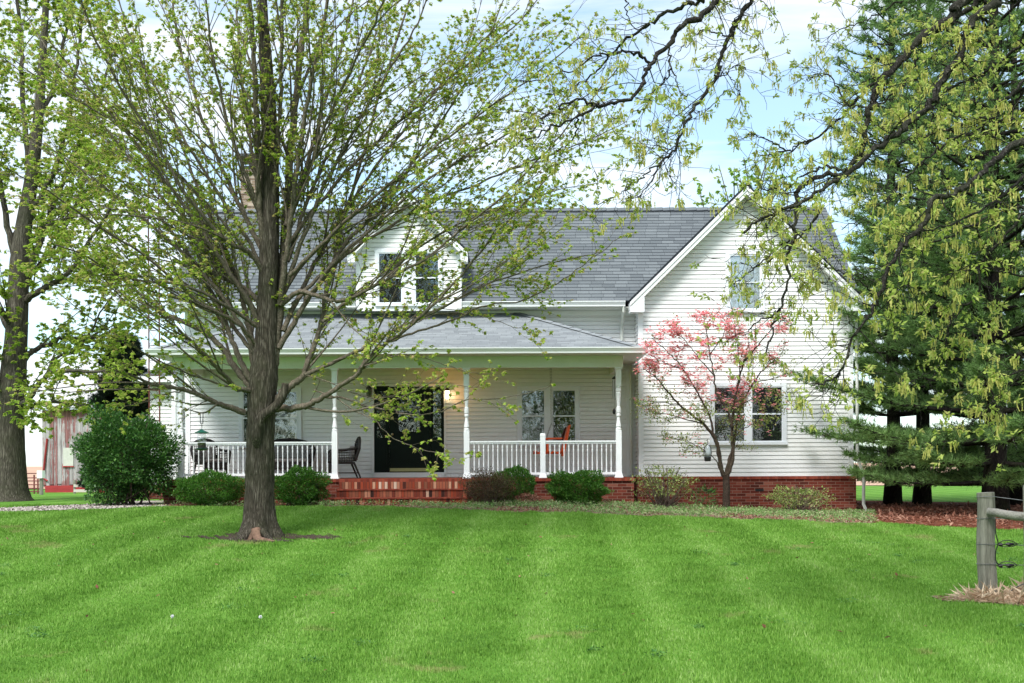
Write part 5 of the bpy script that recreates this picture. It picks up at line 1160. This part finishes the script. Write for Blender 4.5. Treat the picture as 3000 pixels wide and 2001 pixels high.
# ---- leafy trees showing over the roof
def leafy(label,x,y,h,rx,rz,mat,seed,size,nl):
    r=np.random.default_rng(seed); z0=float(gz(x,y)); t=thing('leafy_tree',label,'tree',(x,y,z0),'trees beyond the house'); T=Tree(seed); zc=z0+h-rz
    c=np.array([(x,y,z0-.1),(x+.1,y,z0+h*.3),(x,y,z0+h*.6),(x+.1,y,z0+h*.95)]); v,f=tube_np(crom(c,4),np.linspace(.25,.03,13),10); MB().add(v,f).build('trunk',M['barkmaple'],t,smooth=True)
    qs=[]
    for _ in range(26):
        d=unit(r.normal(size=3)*np.array((1,1,.9))+np.array((0,0,.5))); s=np.array((x,y,zc-rz*.5+rz*.6*r.random())); e=np.array((x,y,zc))+d*np.array((rx,rx,rz))*(.75+.3*r.random()); q=crom([s,(s+e)/2+r.normal(size=3)*.2,e],4); rd=np.linspace(.07,.015,len(q)); T.tr.add(q,rd,5); qs+=T.shoots(q,rd,9,(.4,1.3),45,(0,0,.1),seg=3)
    T.tufts(qs,nl,.2); T.tr.build('branches',M['barkbranch'],t); T.tw.build('twigs',M['barkbranch'],t); maple_leaves(T,2,4,size,mat,t); return t
leafy('bright green tree showing over the right end of the roof behind the gable',P(2215,500,44)[0],44,14.2,2.7,4.2,M['lime'],61,.16,3.2)
leafy('small thin treetop just showing over the ridge left of the gable peak',P(2045,560,46)[0],46,11.9,1.2,1.6,M['lime'],62,.12,1.2)

# ================================================================== SHRUBS
def shrub(name,label,px,Y,wpx,ytop,mat,seed,n,size,tmpl=OVAL,fc=OVF,lob=.18,stems=14,group=None,cat='shrub',open_=.0,base=.05,flat=1.0,shell=.8,stemmat=None,twigs=0):
    r=np.random.default_rng(seed); x=P(px,1400,Y)[0]; z0=float(gz(x,Y)); top=P(px,ytop,Y)[2]; a=wpx/2/F*Y; h=top-z0
    t=thing(name,label,cat,(x,Y,z0),group)
    d=unit(r.normal(size=(n,3))); ph=r.random(8)*6.28
    lobe=1+lob*(np.sin(d[:,0]*5+ph[0])*np.sin(d[:,1]*4+ph[1])+.6*np.sin(d[:,2]*7+ph[2]+d[:,0]*4)+.5*np.sin(d[:,0]*11+ph[3])*np.sin(d[:,2]*9+ph[4]))
    rad=(shell+(1.03-shell)*r.random(n)**.6)*lobe*(1+.22*np.clip(np.sin(d[:,0]*21+ph[7])*np.sin(d[:,1]*17)*np.sin(d[:,2]*19+ph[5])-.45,0,1)+.07*(r.random(n)<.05)); ins=r.random(n)<.22; rad[ins]*=r.random(ins.sum())*.5+.5
    cz=z0+h*(.5+base/2); p=np.array((x,Y,cz))+d*rad[:,None]*np.array((a,a*.85,h*(.5-base/2)))
    p[:,2]=np.maximum(p[:,2],z0+.03+.1*r.random(n))
    keep=np.ones(n,bool)
    if open_: keep=(np.sin(p[:,0]*9+ph[5])*np.sin(p[:,2]*11+ph[6])*np.sin(p[:,1]*8)+r.normal(size=n)*.35)>open_-.3
    p=p[keep]; d=d[keep]; n=len(p); dd=d*.8+r.normal(size=(n,3))*.55+np.array((0,0,.25))
    V,Fa=leaves_np(p,dd,size*(.6+.8*r.random(n)),tmpl,fc,r,up=.5); bulk('foliage',V,Fa,mat,t)
    T=Tree(seed); 
    for _ in range(stems):
        e=np.array((x,Y,cz))+unit(r.normal(size=3)+np.array((0,0,.6)))*np.array((a,a*.8,h*.5))*.85; s=np.array((x+r.normal()*a*.18,Y+r.normal()*a*.18,z0-.03)); q=crom([s,s*.5+e*.5+np.array((0,0,-.03)),e],4); rd=np.linspace(.018,.005,len(q)); T.tr.add(q,rd,5); 
        if twigs: T.shoots(q,rd,twigs,(.1,.35),45,(0,0,.1),seg=3,wig=.08)
    if T.tr.V: T.tr.build('stems',stemmat or M['twig'],t)
    if T.tw.V: T.tw.build('twigs',stemmat or M['twig'],t)
    return t
gb='round clipped shrubs along the porch'
shrub('round_shrub','wide round green shrub at the left end of the porch, left of the tree trunk',616,23.1,182,1386,M['round'],71,15000,.038,group=gb,lob=.13)
shrub('round_shrub','round green shrub just right of the tree trunk',876,23.1,150,1378,M['round'],72,12500,.042,group=gb,lob=.2)
shrub('round_shrub','green shrub half hidden behind the brown twiggy shrub right of the steps',1508,23.2,122,1372,M['round'],73,9000,.040,group=gb,lob=.12)
shrub('round_shrub','round green shrub under the right porch railing, on its own',1692,23.1,166,1382,M['round'],74,14000,.042,group=gb,lob=.16)
shrub('barberry_shrub','brown and reddish twiggy shrub right of the brick steps',1430,22.5,160,1378,M['barberry'],75,8500,.028,lob=.22,stems=40,twigs=8,shell=.35)
shrub('azalea_shrub','sparse yellow green shrub in front of the porch corner downspout',1945,23.0,180,1368,M['azalea'],76,2600,.05,lob=.3,stems=34,twigs=6,open_=.25,shell=.55,base=.25)
shrub('azalea_shrub','low yellow green shrub at the right end of the brick base',2342,23.0,186,1428,M['azalea'],77,3000,.045,lob=.25,stems=34,twigs=6,open_=.15,shell=.55,base=.25)
shrub('large_shrub','large dark green leafy shrub beyond the left end of the porch',374,23.6,286,1212,M['burning'],78,26000,.062,lob=.22,stems=22,base=.08,shell=.6)
shrub('low_shrub','small dark red leaved plant between the twiggy shrub and the round shrub',1545,22.6,70,1448,M['deadleaf'],79,900,.035,lob=.2,stems=6)
shrub('tall_grass_clump','clump of dark green blades against the brick left of the dogwood',2062,23.6,70,1432,M['burning'],80,260,.13,SLIM*np.array((.5,1,1)),SLF,lob=.1,stems=0)

# ground cover and litter in the bed, stones on the path
r=np.random.default_rng(90); n=36000; x=r.random(n)*16.4-8; y=20.0+r.random(n)*5.2; k=inpoly(x,y+wobx(x,y),BED)&(y<23.75)&((r.random(n)<.75)|(y<21.8)); x=x[k]; y=y[k]
cl=np.sin(x*2.1+1)*np.sin(y*2.3+x)+r.normal(size=len(x))*.5; g1=cl>-.15
def scatter(name,x,y,zoff,size,mat,label,cat,tm,fc,kx=1,up=.8):
    I=np.repeat(np.arange(len(x)),kx); m=len(I); p=np.stack([x[I]+r.normal(size=m)*.03,y[I]+r.normal(size=m)*.03,gz(x[I],y[I])+.01+zoff*r.random(m)],-1)
    V,Fa=leaves_np(p,r.normal(size=(m,3))*np.array((1,1,.5))+np.array((0,0,.4 if zoff>.04 else 0)),size*(.6+.8*r.random(m)),tm,fc,r,up=up); tag(bulk(name,V,Fa,mat),label,cat,kind='stuff')
scatter('ground_cover',x[g1],y[g1],.10,.05,M['groundcover'],'low pale green and straw coloured ground cover along the flower bed','ground cover',SLIM,SLF,3)
scatter('leaf_litter',x[~g1],y[~g1],.03,.05,M['deadleaf'],'brown fallen leaves scattered over the flower bed','leaves',OVAL,OVF,1,.3)
n=7000; x=-12+r.random(n)*5; y=20.5+r.random(n)*4; k=inpoly(x,y,PATH); x=x[k]; y=y[k]
OCT=np.array([(1,0,0),(0,1,0),(-1,0,0),(0,-1,0),(0,0,.6),(0,0,-.3)])*.5; OCF=np.array([(0,1,4),(1,2,4),(2,3,4),(3,0,4)])
scatter('gravel',x,y,.01,.055,M['gravel'],'pale pebbles on the path left of the porch','gravel',OCT,OCF,1,.2)
n=9000; x=7.0+r.random(n)*9; y=17+r.random(n)*13; k=inpoly(x,y,MUL); x=x[k]; y=y[k]
scatter('pine_straw',x,y,.03,.11,M['deadleaf'],'reddish pine straw on the mulch under the pines','pine straw',SLIM,SLF,2,.2)
# small things lying in the lawn
r=np.random.default_rng(14)
n=170; x=(r.random(n)*2-1)*9; y=8+r.random(n)*11; k=~(inpoly(x,y,BED)|inpoly(x,y,MUL)|inpoly(x,y,PATH)); x=x[k]; y=y[k]
scatter('fallen_leaves',x,y,.02,.05,M['deadleaf'],'few brown fallen leaves lying in the mown grass','leaves',OVAL,OVF,1,.4)
n=900; cx=(r.random(46)*2-1)*8; cy=8.3+r.random(46)*9; ii=r.integers(0,46,n); sp_=.03+.10*r.random(46)**2; x=cx[ii]+r.normal(size=n)*sp_[ii]; y=cy[ii]+r.normal(size=n)*sp_[ii]*.8
scatter('weeds',x,y,.035,.028,M['weed'],'small clover and weed clumps in the mown grass','weeds',OVAL,OVF,2,.5)
for i,(px,py,Yd) in enumerate(((502,1836,0),(760,1838,0))):
    Yd=8.0
    for _ in range(12): 
        q=P(px,py,Yd); Yd=Yd*(EYE-float(gz(q[0],Yd)))/(EYE-q[2]) if q[2]<EYE-.2 else Yd
    q=P(px,py,Yd); z0=float(gz(q[0],Yd)); t=thing('dandelion','white dandelion seed head in the lawn, '+('left' if i==0 else 'right')+' of two','dandelion',(q[0],Yd,z0),'dandelion seed heads')
    MB().tube([(q[0],Yd,z0),(q[0]+.01,Yd,z0+.09)],.003,5).build('stalk',M['round'],t)
    A=unit(r.normal(size=(160,3))); V,Fa=leaves_np(np.tile(np.array((q[0]+.01,Yd,z0+.10)),(160,1)),A,.019,SLIM,SLF,r); bulk('seed_head',V,Fa,M['trim'],t)
